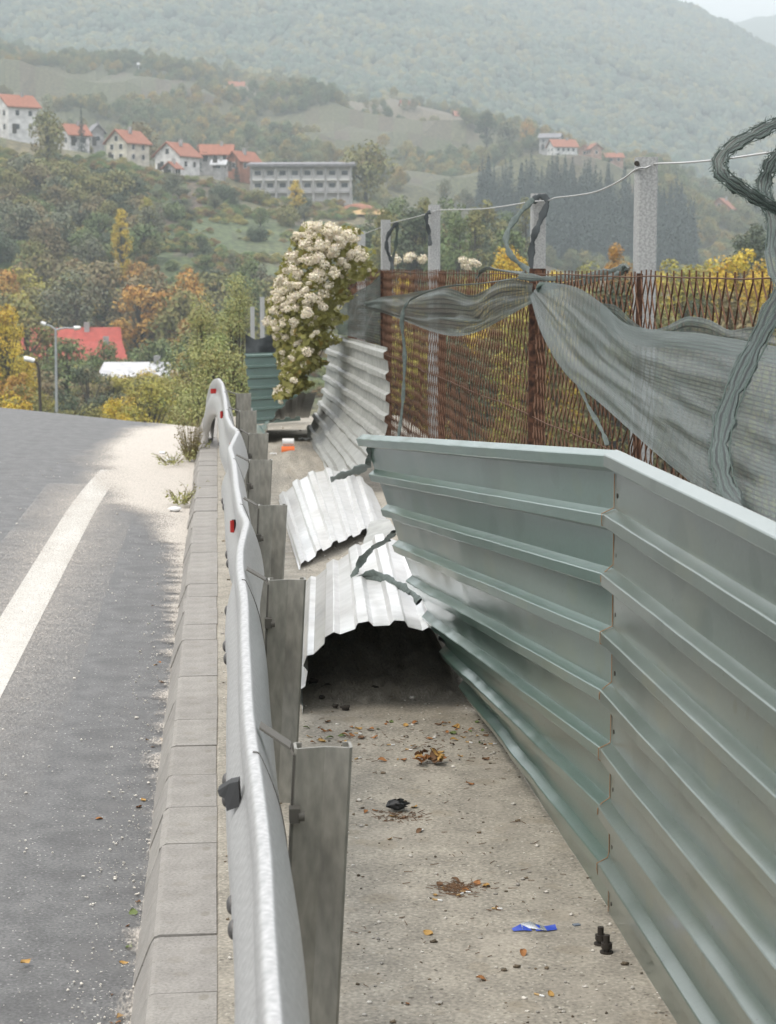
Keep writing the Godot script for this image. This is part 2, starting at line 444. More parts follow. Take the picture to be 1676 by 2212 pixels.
const COLS := [-900.0, -300.0, 0.0, 200.0, 400.0, 600.0, 800.0, 1000.0, 1200.0, 1400.0, 1540.0, 1676.0, 2000.0, 2600.0]
var rows := []
var tcol := []
func terrain_setup() -> void:
	for c in COLS: tcol.append(V(c, 500, 1.0).x)
	var flat := func(d, h):
		var a := []
		for c in COLS: a.append(580.0 + (1.7 - h) * F / d)
		return [float(d), a]
	rows.append(flat.call(25, -4.0)); rows.append(flat.call(45, -7.0)); rows.append(flat.call(90, -12.0)); rows.append(flat.call(150, -14.0)); rows.append(flat.call(200, -11.5))
	rows.append([260.0, [700, 745, 760, 765, 755, 745, 740, 760, 770, 770, 770, 770, 770, 770]])
	rows.append([330.0, [450, 500, 560, 560, 560, 570, 570, 640, 680, 690, 690, 690, 690, 690]])
	rows.append([440.0, [150, 200, 296, 335, 392, 412, 430, 520, 600, 640, 645, 650, 650, 650]])
	rows.append([520.0, [200, 280, 360, 400, 440, 450, 470, 540, 610, 640, 645, 650, 650, 650]])
	rows.append([650.0, [150, 230, 290, 320, 340, 355, 365, 395, 350, 390, 470, 520, 560, 580]])
	rows.append([900.0, [20, 80, 140, 160, 178, 208, 238, 262, 330, 380, 440, 480, 520, 520]])
	rows.append([1100.0, [40, 110, 165, 185, 200, 232, 262, 290, 350, 400, 440, 470, 500, 500]])
	rows.append([1300.0, [20, 80, 130, 140, 150, 165, 185, 210, 270, 320, 360, 390, 430, 460]])
	rows.append([1700.0, [-60, -50, -30, -20, -10, 0, 10, 40, 90, 140, 180, 230, 300, 380]])
	rows.append([2200.0, [-90, -90, -90, -90, -90, -90, -85, -80, -58, 8, 66, 128, 270, 400]])
	rows.append([2700.0, [0, 0, 0, 0, 50, 50, 50, 100, 100, 150, 220, 280, 400, 450]])
	rows.append([4200.0, [0, 0, 0, 0, 0, 50, 100, 120, 140, 120, 62, 34, 0, 60]])
	rows.append([6000.0, [200, 200, 200, 200, 200, 200, 200, 200, 250, 250, 250, 250, 250, 300]])
	nz.seed = 77; nz.frequency = 0.012; nz.fractal_octaves = 4
func column(t: float) -> float:
	if t <= tcol[0]: return 0.0
	for i in tcol.size() - 1:
		if t <= tcol[i + 1]: return i + (t - tcol[i]) / (tcol[i + 1] - tcol[i])
	return tcol.size() - 1.0
func row_y(a: Array, c: float) -> float:
	var i := mini(int(c), a.size() - 2)
	var f := smoothstep(0.0, 1.0, c - i) * 0.5 + (c - i) * 0.5
	return lerpf(a[i], a[i + 1], f)
func terrain_h(x: float, d: float) -> float:
	var c := column(x / d)
	var vy: float = rows[-1][1][0]
	if d <= rows[0][0]: vy = row_y(rows[0][1], c)
	else:
		for i in rows.size() - 1:
			if d <= rows[i + 1][0]:
				var f: float = (d - rows[i][0]) / (rows[i + 1][0] - rows[i][0])
				f = lerpf(f, smoothstep(0.0, 1.0, f), 0.6)
				var ha: float = 1.7 + rows[i][0] * (580.0 - row_y(rows[i][1], c)) / F
				var hb: float = 1.7 + rows[i + 1][0] * (580.0 - row_y(rows[i + 1][1], c)) / F
				return lerpf(ha, hb, f) + nz.get_noise_2d(x, d) * clampf((d - 150) / 60.0, 0.0, 12.0)
	return 1.7 + d * (580.0 - vy) / F
func terrain_point(t: float, d: float) -> Vector3:
	return W(t * d, terrain_h(t * d, d), d)
func at_pixel(vx: float, d: float) -> Vector3:           # the terrain under a pixel column at a distance
	return terrain_point(V(vx, 500, 1.0).x, d)

func build_terrain() -> void:
	var mb := MB.new()
	var ts := []
	for i in 5: ts.append(-0.95 + i * 0.07)
	for i in 170: ts.append(-0.60 + i * 0.0075)
	for i in 4: ts.append(0.70 + i * 0.08)
	var ds := []
	var d := 25.0
	while d < 4600.0:
		ds.append(d)
		d *= 1.035
	ds.append(4600.0)
	var p := []; var cols := []
	for i in ds.size():
		var r := []; var rc := []
		for t in ts:
			var q := terrain_point(t, ds[i])
			r.append(q)
			var k := nz.get_noise_2d(q.x * 1.3 + 900, q.z * 1.3) * 0.5 + 0.5
			var k2 := nz.get_noise_2d(q.x * 5.0, q.z * 5.0 + 300) * 0.5 + 0.5
			var c := Color(0.15, 0.18, 0.075).lerp(Color(0.27, 0.23, 0.13), k)
			c = c.lerp(Color(0.20, 0.14, 0.095), smoothstep(0.55, 0.75, k2) * 0.7)
			if ds[i] > 200 and ds[i] < 420: c = Color(0.19, 0.25, 0.10).lerp(Color(0.34, 0.29, 0.16), smoothstep(0.35, 0.7, k)).lerp(Color(0.19, 0.13, 0.10), smoothstep(0.6, 0.75, k2) * 0.8)
			if ds[i] > 820 and ds[i] < 1000 and t > 0.0 and t < 0.2: c = Color(0.36, 0.29, 0.2).lerp(c, 0.4 * k2)
			var px: float = 470.0 + F * t; var py: float = 580.0 - (q.y - 1.7) * F / ds[i]
			var scar := absf(py - table([[215, 575], [300, 520], [370, 470], [450, 420]], px)) if px > 215 and px < 450 and ds[i] < 430 and ds[i] > 200 else 99.0
			if scar < 32: c = Color(0.25, 0.165, 0.12).lerp(c, 0.4 * k2)
			rc.append(c)
		p.append(r); cols.append(rc)
	for i in ds.size() - 1:
		for j in ts.size() - 1:
			mb.col = cols[i][j]
			var n := [Vector3.UP, Vector3.UP, Vector3.UP]
			mb.quad(p[i][j], p[i + 1][j], p[i + 1][j + 1], p[i][j + 1])
	tag(inst("hillside", mb.mesh(M.terrain), self), "wooded hillsides rising behind the valley", "", "", "structure")
	var g := MB.new()
	g.col = Color(0.09, 0.095, 0.05)
	for k in 24:
		var a := TAU * k / 24; var b := TAU * (k + 1) / 24
		g.quad(Vector3(20 * cos(a), -16, 20 * sin(a)), Vector3(20 * cos(b), -16, 20 * sin(b)), Vector3(3000 * cos(b), -16, 3000 * sin(b)), Vector3(3000 * cos(a), -16, 3000 * sin(a)))
	g.quad(Vector3(-20, -16.01, -20), Vector3(20, -16.01, -20), Vector3(20, -16.01, 20), Vector3(-20, -16.01, 20))
	tag(inst("valley_ground", g.mesh(M.terrain), self), "valley floor below the bridge", "", "", "structure")

# ---------------------------------------------------------------- vegetation
func leaf(mb: MB, at: Vector3, n: Vector3, s: float, slim := 0.55) -> void:
	var a := n.cross(Vector3(rnd(-1, 1), rnd(-1, 1), rnd(-1, 1))).normalized() * s
	var b := n.cross(a) * slim
	mb.quad(at - a, at + b, at + a, at - b)
func ball() -> Vector3:
	while true:
		var p := Vector3(rnd(-1, 1), rnd(-1, 1), rnd(-1, 1))
		if p.length_squared() < 1.0: return p
	return Vector3.ZERO
var crowns := {}
func crown(kind: String, k: int, aspect: float) -> Array:     # [crown mesh, trunk mesh], one metre wide, aspect metres high
	var key := "%s%d/%.1f" % [kind, k, aspect]
	if crowns.has(key): return crowns[key]
	rng.seed = hash(key)
	var mb := MB.new(); var tk := MB.new()
	var near := kind.begins_with("near")
	var tall := kind.ends_with("tall")
	if kind == "spruce":
		tk.tube([Vector3.ZERO, Vector3(0, aspect, 0)], 0.03, 0.004, 5)
		for i in 1400:
			var h := 1.0 - sqrt(rng.randf())
			var R := (1.0 - h) * 0.5 * rnd(0.5, 1.05) * (0.8 + 0.3 * sin(h * 50.0))
			var w := rnd(0, TAU)
			var g := rnd(0.75, 1.3)
			mb.col = Color(g, g, g * rnd(0.8, 1.1))
			leaf(mb, Vector3(cos(w) * R, (0.05 + 0.95 * h) * aspect - R * 0.3, sin(w) * R), (Vector3(cos(w) * 0.6, 1, sin(w) * 0.6) + ball() * 0.4).normalized(), 0.05, 0.5)
	else:
		var lo := (0.10 if aspect < 1.8 else 0.16) * aspect
		var top := Vector3(rnd(-0.05, 0.05), 0.8 * aspect, rnd(-0.05, 0.05))
		tk.tube([Vector3.ZERO, Vector3(rnd(-0.02, 0.02), 0.35 * aspect, 0), top], 0.045, 0.008, 6)
		var nc := int((44 if near else 30) * maxf(1.0, 0.35 + 0.55 * aspect))
		for i in nc:
			var q := ball()
			q = q.normalized() * lerpf(0.3, 1.0, pow(q.length(), 0.6))
			var rad := 0.42 * (0.8 + 0.35 * rng.randf())
			var sq := sqrt(maxf(0.05, 1.0 - 0.75 * q.y * q.y)) if not tall else (1.0 - 0.6 * maxf(0, q.y))
			var l := Vector3(q.x * rad, lo + (aspect - lo) * (0.5 + 0.46 * q.y), q.z * rad)
			l.x *= sq; l.z *= sq
			var base := Vector3(0, clampf(l.y * 0.6, 0.1 * aspect, 0.75 * aspect), 0)
			tk.tube([base, base.lerp(l, 0.55) + Vector3(0, 0.02, 0), l], 0.012, 0.003, 4)
			var cr := rnd(0.10, 0.19) * (0.8 if near else 1.0)
			var tone := rnd(0.75, 1.25); var hue := rnd(0.85, 1.3)
			for n in (260 if near and tall else 110 if near else 60):
				var o := ball()
				o = o.normalized() * pow(o.length(), 0.5)
				var p := l + Vector3(o.x, o.y * 0.8, o.z) * cr * 1.2
				var g := tone * rnd(0.7, 1.3)
				mb.col = Color(g * hue * rnd(0.9, 1.15), g, g * rnd(0.7, 1.1))
				leaf(mb, p, (o * 0.7 + Vector3(0, 0.5, 0) + ball() * 0.8).normalized(), (0.011 if near and tall else 0.02 if near else 0.036) * rnd(0.7, 1.3))
	crowns[key] = [mb.mesh(M.l_olive), tk.mesh(M.bark)]
	return crowns[key]
func tree(vx: float, vy_top: float, d: float, wide: float, colour: String, label: String, group := "", kind := "tree", called := "tree", k := -1) -> Node3D:
	var base := at_pixel(vx, d)
	var top := V(vx, vy_top, d).y
	var h := maxf(1.2, top - base.y)
	var w := wide * d / F
	var aspect := clampf(roundf(h / w * 2.0) / 2.0, 0.5, 5.0)
	var c := crown(kind, posmod(int(vx), 3) if k < 0 else k % 3, aspect)
	rng.seed = int(vx * 13 + vy_top * 7 + d)
	var t := thing(called, label, "bush" if called == "bush" else "tree", base - Vector3(0, 0.1, 0), group)
	t.rotation.y = rnd(0, TAU)
	var cr := inst("crown", c[0], t, Vector3.ZERO, M[colour])
	var tr := inst("trunk", c[1], t)
	cr.scale = Vector3(w, h / aspect, w); tr.scale = cr.scale
	return t

func multimesh(called: String, mesh: Mesh, xf: Array, cols: Array) -> MultiMeshInstance3D:
	var mm := MultiMesh.new()
	mm.transform_format = MultiMesh.TRANSFORM_3D
	mm.use_colors = true
	mm.mesh = mesh
	mm.instance_count = xf.size()
	for i in xf.size():
		mm.set_instance_transform(i, xf[i]); mm.set_instance_color(i, cols[i])
	var o := MultiMeshInstance3D.new()
	o.multimesh = mm
	o.name = numbered(called)
	add_child(o)
	return o

func lump(sd: int) -> ArrayMesh:                         # the crown of a far tree: an uneven leafy lump
	var sp := SphereMesh.new()
	sp.radius = 1.0; sp.height = 2.0; sp.radial_segments = 14; sp.rings = 8
	var a := sp.get_mesh_arrays()
	var v: PackedVector3Array = a[Mesh.ARRAY_VERTEX]
	var ix: PackedInt32Array = a[Mesh.ARRAY_INDEX]
	var f := FastNoiseLite.new()
	f.seed = sd; f.frequency = 1.1; f.fractal_octaves = 3
	var mb := MB.new()
	for i in v.size(): v[i] = v[i] * (1.0 + 0.75 * f.get_noise_3dv(v[i]))
	for i in range(0, ix.size(), 3):
		var g := 0.85 + 0.3 * fmod(i * 0.618, 1.0)
		mb.col = Color(g, g, g)
		var p := [v[ix[i]], v[ix[i + 1]], v[ix[i + 2]]]
		mb.smooth(p, [p[0].normalized(), p[1].normalized(), p[2].normalized()], [Vector2.ZERO, Vector2.ZERO, Vector2.ZERO])
	return mb.mesh(M.l_forest)

func build_forest() -> void:
	rng.seed = 501
	var lumps := [lump(1), lump(2), lump(3)]
	var leafy := []
	for k in 3:
		var c: ArrayMesh = crown("tree", k, 1.0)[0].duplicate()
		c.surface_set_material(0, M.l_wood)
		leafy.append(c)
	rng.seed = 501
	var xf := [[], [], [], [], [], []]; var co := [[], [], [], [], [], []]
	var t0 := V(-60, 500, 1).x; var t1 := V(1740, 500, 1).x
	for i in 64000:
		var d := sqrt(rnd(480.0 * 480.0, 2300.0 * 2300.0))
		var t := rnd(t0, t1)
		var p := terrain_point(t, d)
		var vx := lerpf(-60, 1740, (t - t0) / (t1 - t0))
		var open := nz.get_noise_2d(p.x * 0.9 + 400, p.z * 0.9)
		if d < 1050:
			if open > -0.04 and vx < 1120: continue
			if d > 860 and d < 1000 and vx > 480 and vx < 1200 and rng.randf() < 0.85: continue
			if d > 560 and d < 720 and vx > 1120 and vx < 1390: continue
			if d < 640 and vx < 860 and rng.randf() < 0.3: continue
		var s := rnd(2.0, 4.2) * (0.62 if d < 1050 else 1.0)
		var k := rng.randi() % 3
		var b := Basis(Vector3.UP, rnd(0, TAU)).scaled(Vector3(s, s * rnd(0.9, 1.4), s))
		if d < 1100:
			k += 3
			xf[k].append(Transform3D(b.scaled(Vector3.ONE * 2.2), p - Vector3(0, s * 0.3, 0)))
		else: xf[k].append(Transform3D(b, p + Vector3(0, s * 0.6, 0)))
		var c := Color(1, 1, 1)
		var q := rng.randf() * 0.8 + 0.2 + 0.5 * nz.get_noise_2d(p.x * 0.7, p.z * 0.7 + 70)
		if q > 0.94: c = Color(1.7, 1.2, 0.65)
		elif q > 0.7: c = Color(1.3, 1.1, 0.8)
		elif q < 0.42: c = Color(0.7, 0.85, 0.85)
		var g := rnd(0.65, 1.2)
		co[k].append(Color(c.r * g, c.g * g, c.b * g))
	# scrub on the near slope
	var bx := []; var bc := []
	for i in 7000:
		var vx := rnd(-60, 1150); var d := sqrt(rnd(190.0 * 190.0, 418.0 * 418.0))
		var p := at_pixel(vx, d)
		var pat := nz.get_noise_2d(p.x * 3.0 + 50, p.z * 3.0)
		if pat < -0.12 + 0.3 * rng.randf() and vx > 330: continue
		var s := rnd(0.3, 1.1) * (1.3 if vx < 330 else 1.0)
		bx.append(Transform3D(Basis(Vector3.UP, rnd(0, TAU)).scaled(Vector3(s * 2.4, s * 1.6, s * 2.4)), p - Vector3(0, s * 0.3, 0)))
		var g := rnd(0.7, 1.4)
		var cc: Color = [Color(1, 1.1, 0.8), Color(1.5, 1.3, 0.8), Color(1.3, 0.85, 0.7), Color(0.7, 0.95, 0.7)][rng.randi() % 4]
		bc.append(Color(cc.r * g, cc.g * g, cc.b * g))
	tag(multimesh("hillside_scrub", leafy[0], bx, bc), "low scrub scattered over the village slope", "scrub", "", "stuff")
	for k in 6:
		tag(multimesh("far_forest", (lumps + leafy)[k], xf[k], co[k]), "mixed autumn forest covering the hazy mountain", "forest", "", "stuff")
	# conifer plantation on the slope below the far houses
	rng.seed = 77
	var sx := []; var sc := []
	for i in 620:
		var vx := rnd(1030, 1500)
		var d := rnd(500, 640)
		var edge := table([[1030, 585], [1150, 598], [1300, 600], [1450, 610], [1500, 590]], vx)
		if d > edge: continue
		var p := at_pixel(vx, d)
		var h := rnd(11, 18)
		sx.append(Transform3D(Basis(Vector3.UP, rnd(0, TAU)).scaled(Vector3(h * 0.42, h * 0.42, h * 0.42)), p))
		var g := rnd(0.8, 1.25)
		sc.append(Color(g, g, g))
	var sm: ArrayMesh = crown("spruce", 0, 2.5)[0].duplicate()
	sm.surface_set_material(0, M.l_spruce)
	tag(multimesh("conifer_wood", sm, sx, sc), "dark bluish conifer plantation on the far slope", "forest", "", "stuff")

func build_trees() -> void:
	# notable trees: pixel column, top row, distance, width in pixels, leaf colour, label
	for q in [
		[790, 310, 425, 110, "l_olive", "large rounded olive green tree at the end of the long grey building"],
		[105, 242, 415, 90, "l_olive", "olive tree in front of the tall white house"],
		[305, 258, 470, 85, "l_brown", "brownish tree rising behind the cream white gabled house"],
		[262, 436, 300, 46, "l_yellow", "slender bright yellow poplar alone on the dark hillside"],
		[318, 420, 330, 40, "l_ygreen", "small yellowish tree at the top of the dirt scar"],
		[640, 388, 405, 40, "l_yellow", "small bright yellow tree in front of the long grey building"],
		[675, 203, 880, 36, "l_yellow", "yellow tree alone on the distant field"],
		[1135, 262, 760, 40, "l_orange", "orange tree above the distant white houses"],
		[1050, 235, 760, 50, "l_dark", "dark tree beside the red roofed house on the far field"],
		[1095, 255, 740, 64, "l_grey", "grey green tree clump beside the orange tree on the far field"],
		[430, 610, 62, 210, "l_pale", "tall feathery willow behind the end of the guard rail"],
		[510, 560, 60, 190, "l_pale", "leafy willow crown overlapping the far green panel"],
		[470, 690, 52, 260, "l_pale", "bushy willow stem growing below the feathery willow"],
		[185, 770, 150, 170, "l_dark", "dark green tree in front of the red roofed house"],
		[55, 640, 200, 150, "l_olive", "olive tree with a pale top beside the street lamp"],
		[8, 650, 150, 130, "l_yellow", "bright yellow tree at the road edge beyond the crest"],
		[-40, 630, 150, 130, "l_ygreen", "yellow green tree half out of sight left of the street lamp"],
		[30, 780, 125, 100, "l_orange", "low orange yellow tree just beyond the road crest"],
		[315, 800, 115, 170, "l_ygreen", "round yellow green bush tree below the white shed roof"],
		[258, 702, 262, 75, "l_orange", "orange tree behind the red roofed house"],
		[392, 752, 180, 60, "l_orange", "small orange tree left of the willow"],
		[335, 738, 215, 120, "l_green", "rounded green tree beside the white shed roof"],
		[400, 690, 230, 90, "l_orange", "rusty orange tree beyond the willow"],
		[1630, 455, 165, 160, "l_dark", "dark green round tree above the yellow trees behind the fence"],
		[1335, 505, 130, 110, "l_orange", "orange maple showing above the rusty mesh beside the tall concrete post"],
		[1100, 520, 130, 170, "l_yellow", "yellow tree behind the post with the hanging loop"],
		[1215, 545, 138, 160, "l_yellow", "low yellow tree between two concrete posts"],
		[1420, 556, 135, 150, "l_yellow", "low yellow tree just right of the tall concrete post"],
		[1530, 520, 140, 170, "l_ygreen", "tall yellow green tree behind the golden tree"],
		[1680, 500, 125, 190, "l_yellow", "golden yellow tree under the dark round tree"],
		[1270, 545, 150, 130, "l_ygreen", "yellow green tree left of the orange maple"],
		[1020, 560, 140, 150, "l_ygreen", "yellow green tree left of the post with the loop"],
		[1470, 515, 122, 200, "l_ygreen", "yellow green tree right of the tall concrete post"],
		[1590, 492, 118, 210, "l_yellow", "golden tree behind the rusty mesh under the twisted net"],
	]:
		var kind := "tree"
		if q[2] < 170: kind = "near"
		if q[4] == "l_yellow" and q[3] < 50: kind = "tall"
		if String(q[5]).contains("willow"): kind = "near tall"
		tree(q[0], q[1], q[2], q[3], q[4], q[5], "", kind)
	tree(95, 708, 205, 90, "l_olive", "olive tree whose crown hides part of the red roof")
	tree(140, 722, 190, 110, "l_green", "green tree in front of the large red roof")
	tree(222, 724, 200, 80, "l_green", "green tree in front of the yellowish wing")
	tree(180, 230, 450, 38, "l_spruce", "dark pointed spruce between the white houses", "", "spruce", "spruce_tree")
	tree(430, 303, 440, 24, "l_spruce", "slim spruce beside the second white gabled house", "", "spruce", "spruce_tree")
	tree(512, 330, 430, 22, "l_spruce", "small spruce in front of the brick gable", "", "spruce", "spruce_tree")
	# trees that only their place tells apart
	rng.seed = 900
	var groups := []
	for i in 54:
		var x := rnd(-40, 640)
		groups.append([x, rnd(540, 670), rnd(252, 312) if x < 290 else rnd(225, 300), rnd(80, 140), "foot"])
	for i in 30:
		var x := rnd(-30, 460)
		groups.append([x, rnd(795, 830) if x > 40 and x < 380 else rnd(660, 760), rnd(160, 190), rnd(90, 150), "valley"])
	for i in 20: groups.append([rnd(-40, 560), rnd(810, 865), rnd(100, 150), rnd(100, 170), "road"])
	for i in 60: groups.append([rnd(-40, 330), 0.0, rnd(300, 398), rnd(60, 110), "upper"])
	for i in 34: groups.append([rnd(320, 800), 0.0, rnd(290, 412), rnd(25, 62), "bush"])
	for i in 34: groups.append([rnd(790, 1140), rnd(415, 530), rnd(205, 320), rnd(70, 120), "right"])
	for i in 44: groups.append([rnd(820, 1770), rnd(565, 740), rnd(80, 135), rnd(130, 230), "below"])
	for i in 20: groups.append([rnd(130, 760), 0.0, rnd(445, 490), rnd(30, 60), "ridge"])
	var words := {"l_olive": "olive", "l_green": "green", "l_dark": "dark green", "l_yellow": "yellow", "l_orange": "orange", "l_brown": "brown", "l_ygreen": "yellow green", "l_grey": "grey green", "l_pale": "pale green"}
	var names := {"foot": "autumn %s at the foot of the village slope", "valley": "%s in the valley around the red roofed house", "road": "bushy %s just beyond the road crest", "upper": "dense %s on the slope below the white houses", "bush": "low %s on the slope below the long grey building", "right": "%s on the slope beyond the pale fence posts", "below": "%s seen through the rusty mesh", "ridge": "small %s among the houses on the ridge"}
	var pal := {"foot": ["l_olive", "l_brown", "l_green", "l_ygreen", "l_grey", "l_olive", "l_orange", "l_olive", "l_brown", "l_olive"], "valley": ["l_olive", "l_brown", "l_green", "l_ygreen", "l_yellow"], "road": ["l_olive", "l_ygreen", "l_green", "l_yellow", "l_olive"], "upper": ["l_dark", "l_grey", "l_green", "l_olive", "l_brown"], "bush": ["l_green", "l_grey", "l_dark", "l_olive"], "right": ["l_olive", "l_green", "l_dark"], "below": ["l_olive", "l_brown", "l_brown", "l_ygreen", "l_olive", "l_yellow", "l_dark"], "ridge": ["l_olive", "l_brown", "l_dark", "l_grey"]}
	var n := 0
	for g in groups:
		n += 1
		var c: Array = pal[g[4]]
		var top: float = g[1]
		if top == 0.0:
			rng.seed = n
			var b := at_pixel(g[0], g[2])
			var h := rnd(4.5, 8.5) if g[4] != "bush" else rnd(1.8, 4.5)
			if g[4] == "ridge": h = rnd(4, 8)
			top = 580.0 - (b.y + h - 1.7) * F / g[2]
		if g[4] == "upper": top = maxf(top, row_y(rows[7][1], column(V(g[0], 500, 1.0).x)) + 22.0)
		var near: bool = g[2] < 170
		var what := "bush" if g[4] == "bush" else "tree"
		var col: String = c[n % c.size()]
		tree(g[0], top, g[2], g[3], col, names[g[4]] % (words[col] + " " + what), (names[g[4]] % (what + ("s" if what == "tree" else "es"))), "near" if near else "tree", what, n % 3)

# ---------------------------------------------------------------- houses and street furniture
func house(vx: float, vy: float, d: float, w: float, dep: float, wall_h: float, roof_h: float, yaw: float, wm: String, rm: String, label: String, win := 3, floors := 2, gable_front := true) -> Node3D:
	# vx, vy: the middle of the foot of the front wall; w across the front, dep front to back; the ridge runs front to back when the gable faces the front
	var at := V(vx, vy - (3.0 if d > 400 and d < 480 else 0.0), d)
	var t := thing("house", label, "house", at)
	t.rotation.y = deg_to_rad(yaw)
	var b := MB.new()
	b.box(Vector3(0, wall_h / 2 - 2.0, -dep / 2), Vector3(w, wall_h + 4.0, dep))
	if gable_front:
		b.extrude(PackedVector2Array([Vector2(-w / 2, wall_h), Vector2(w / 2, wall_h), Vector2(0, wall_h + roof_h)]), Vector3.ZERO, Vector3.RIGHT, Vector3.UP, Vector3(0, 0, -dep))
	else:
		b.extrude(PackedVector2Array([Vector2(0, wall_h), Vector2(-dep, wall_h), Vector2(-dep / 2, wall_h + roof_h)]), Vector3(-w / 2, 0, 0), Vector3(0, 0, 1), Vector3.UP, Vector3(w, 0, 0))
	inst("wall", b.mesh(M[wm]), t)
	var r := MB.new()
	var o := 0.6; var th := 0.25
	var half := w / 2 if gable_front else dep / 2
	var sl := roof_h / half
	var prof := PackedVector2Array([Vector2(-half - o, wall_h - o * sl + 0.02), Vector2(0, wall_h + roof_h + 0.02), Vector2(half + o, wall_h - o * sl + 0.02), Vector2(half + o, wall_h - o * sl + th), Vector2(0, wall_h + roof_h + th + 0.06), Vector2(-half - o, wall_h - o * sl + th)])
	if gable_front: r.extrude(prof, Vector3(0, 0, o), Vector3.RIGHT, Vector3.UP, Vector3(0, 0, -dep - 2 * o))
	else: r.extrude(prof, Vector3(-w / 2 - o, 0, -dep / 2), Vector3(0, 0, 1), Vector3.UP, Vector3(w + 2 * o, 0, 0))
	var roof := inst("roof", r.mesh(M[rm]), t)
	var c := MB.new()
	c.box(Vector3(w * 0.18, wall_h + roof_h + 0.2, -dep * 0.45), Vector3(0.6, 1.5, 0.6))
	inst("chimney", c.mesh(M.w_grey), roof)
	var wf := MB.new(); wf.box(Vector3.ZERO, Vector3(1.1, 1.3, 0.12))
	var wp := MB.new(); wp.box(Vector3(0, 0, 0.05), Vector3(0.9, 1.1, 0.06))
	var fm := wf.mesh(M.frame); var pm := wp.mesh(M.glass)
	for f in floors:
		for i in win:
			var wn := inst("window", fm, t, Vector3((i + 0.5) / win * w * 0.86 - w * 0.43, wall_h * (f + 0.5) / floors, 0.02))
			inst("pane", pm, wn)
		for i in 2:
			for sd in [-1, 1]:
				var wn := inst("window", fm, t, Vector3(sd * (w / 2 + 0.02), wall_h * (f + 0.5) / floors, -dep * (0.28 + 0.44 * i)))
				wn.rotation.y = sd * PI / 2
				inst("pane", pm, wn)
	if gable_front and roof_h > 2.0:
		var wn := inst("window", fm, t, Vector3(0, wall_h + roof_h * 0.3, 0.02))
		inst("pane", pm, wn)
	if win == 0: return t
	var dr := MB.new(); dr.box(Vector3(-w * 0.32, 1.05, 0.05), Vector3(1.0, 2.1, 0.1))
	inst("door", dr.mesh(M.bark), t)
	return t

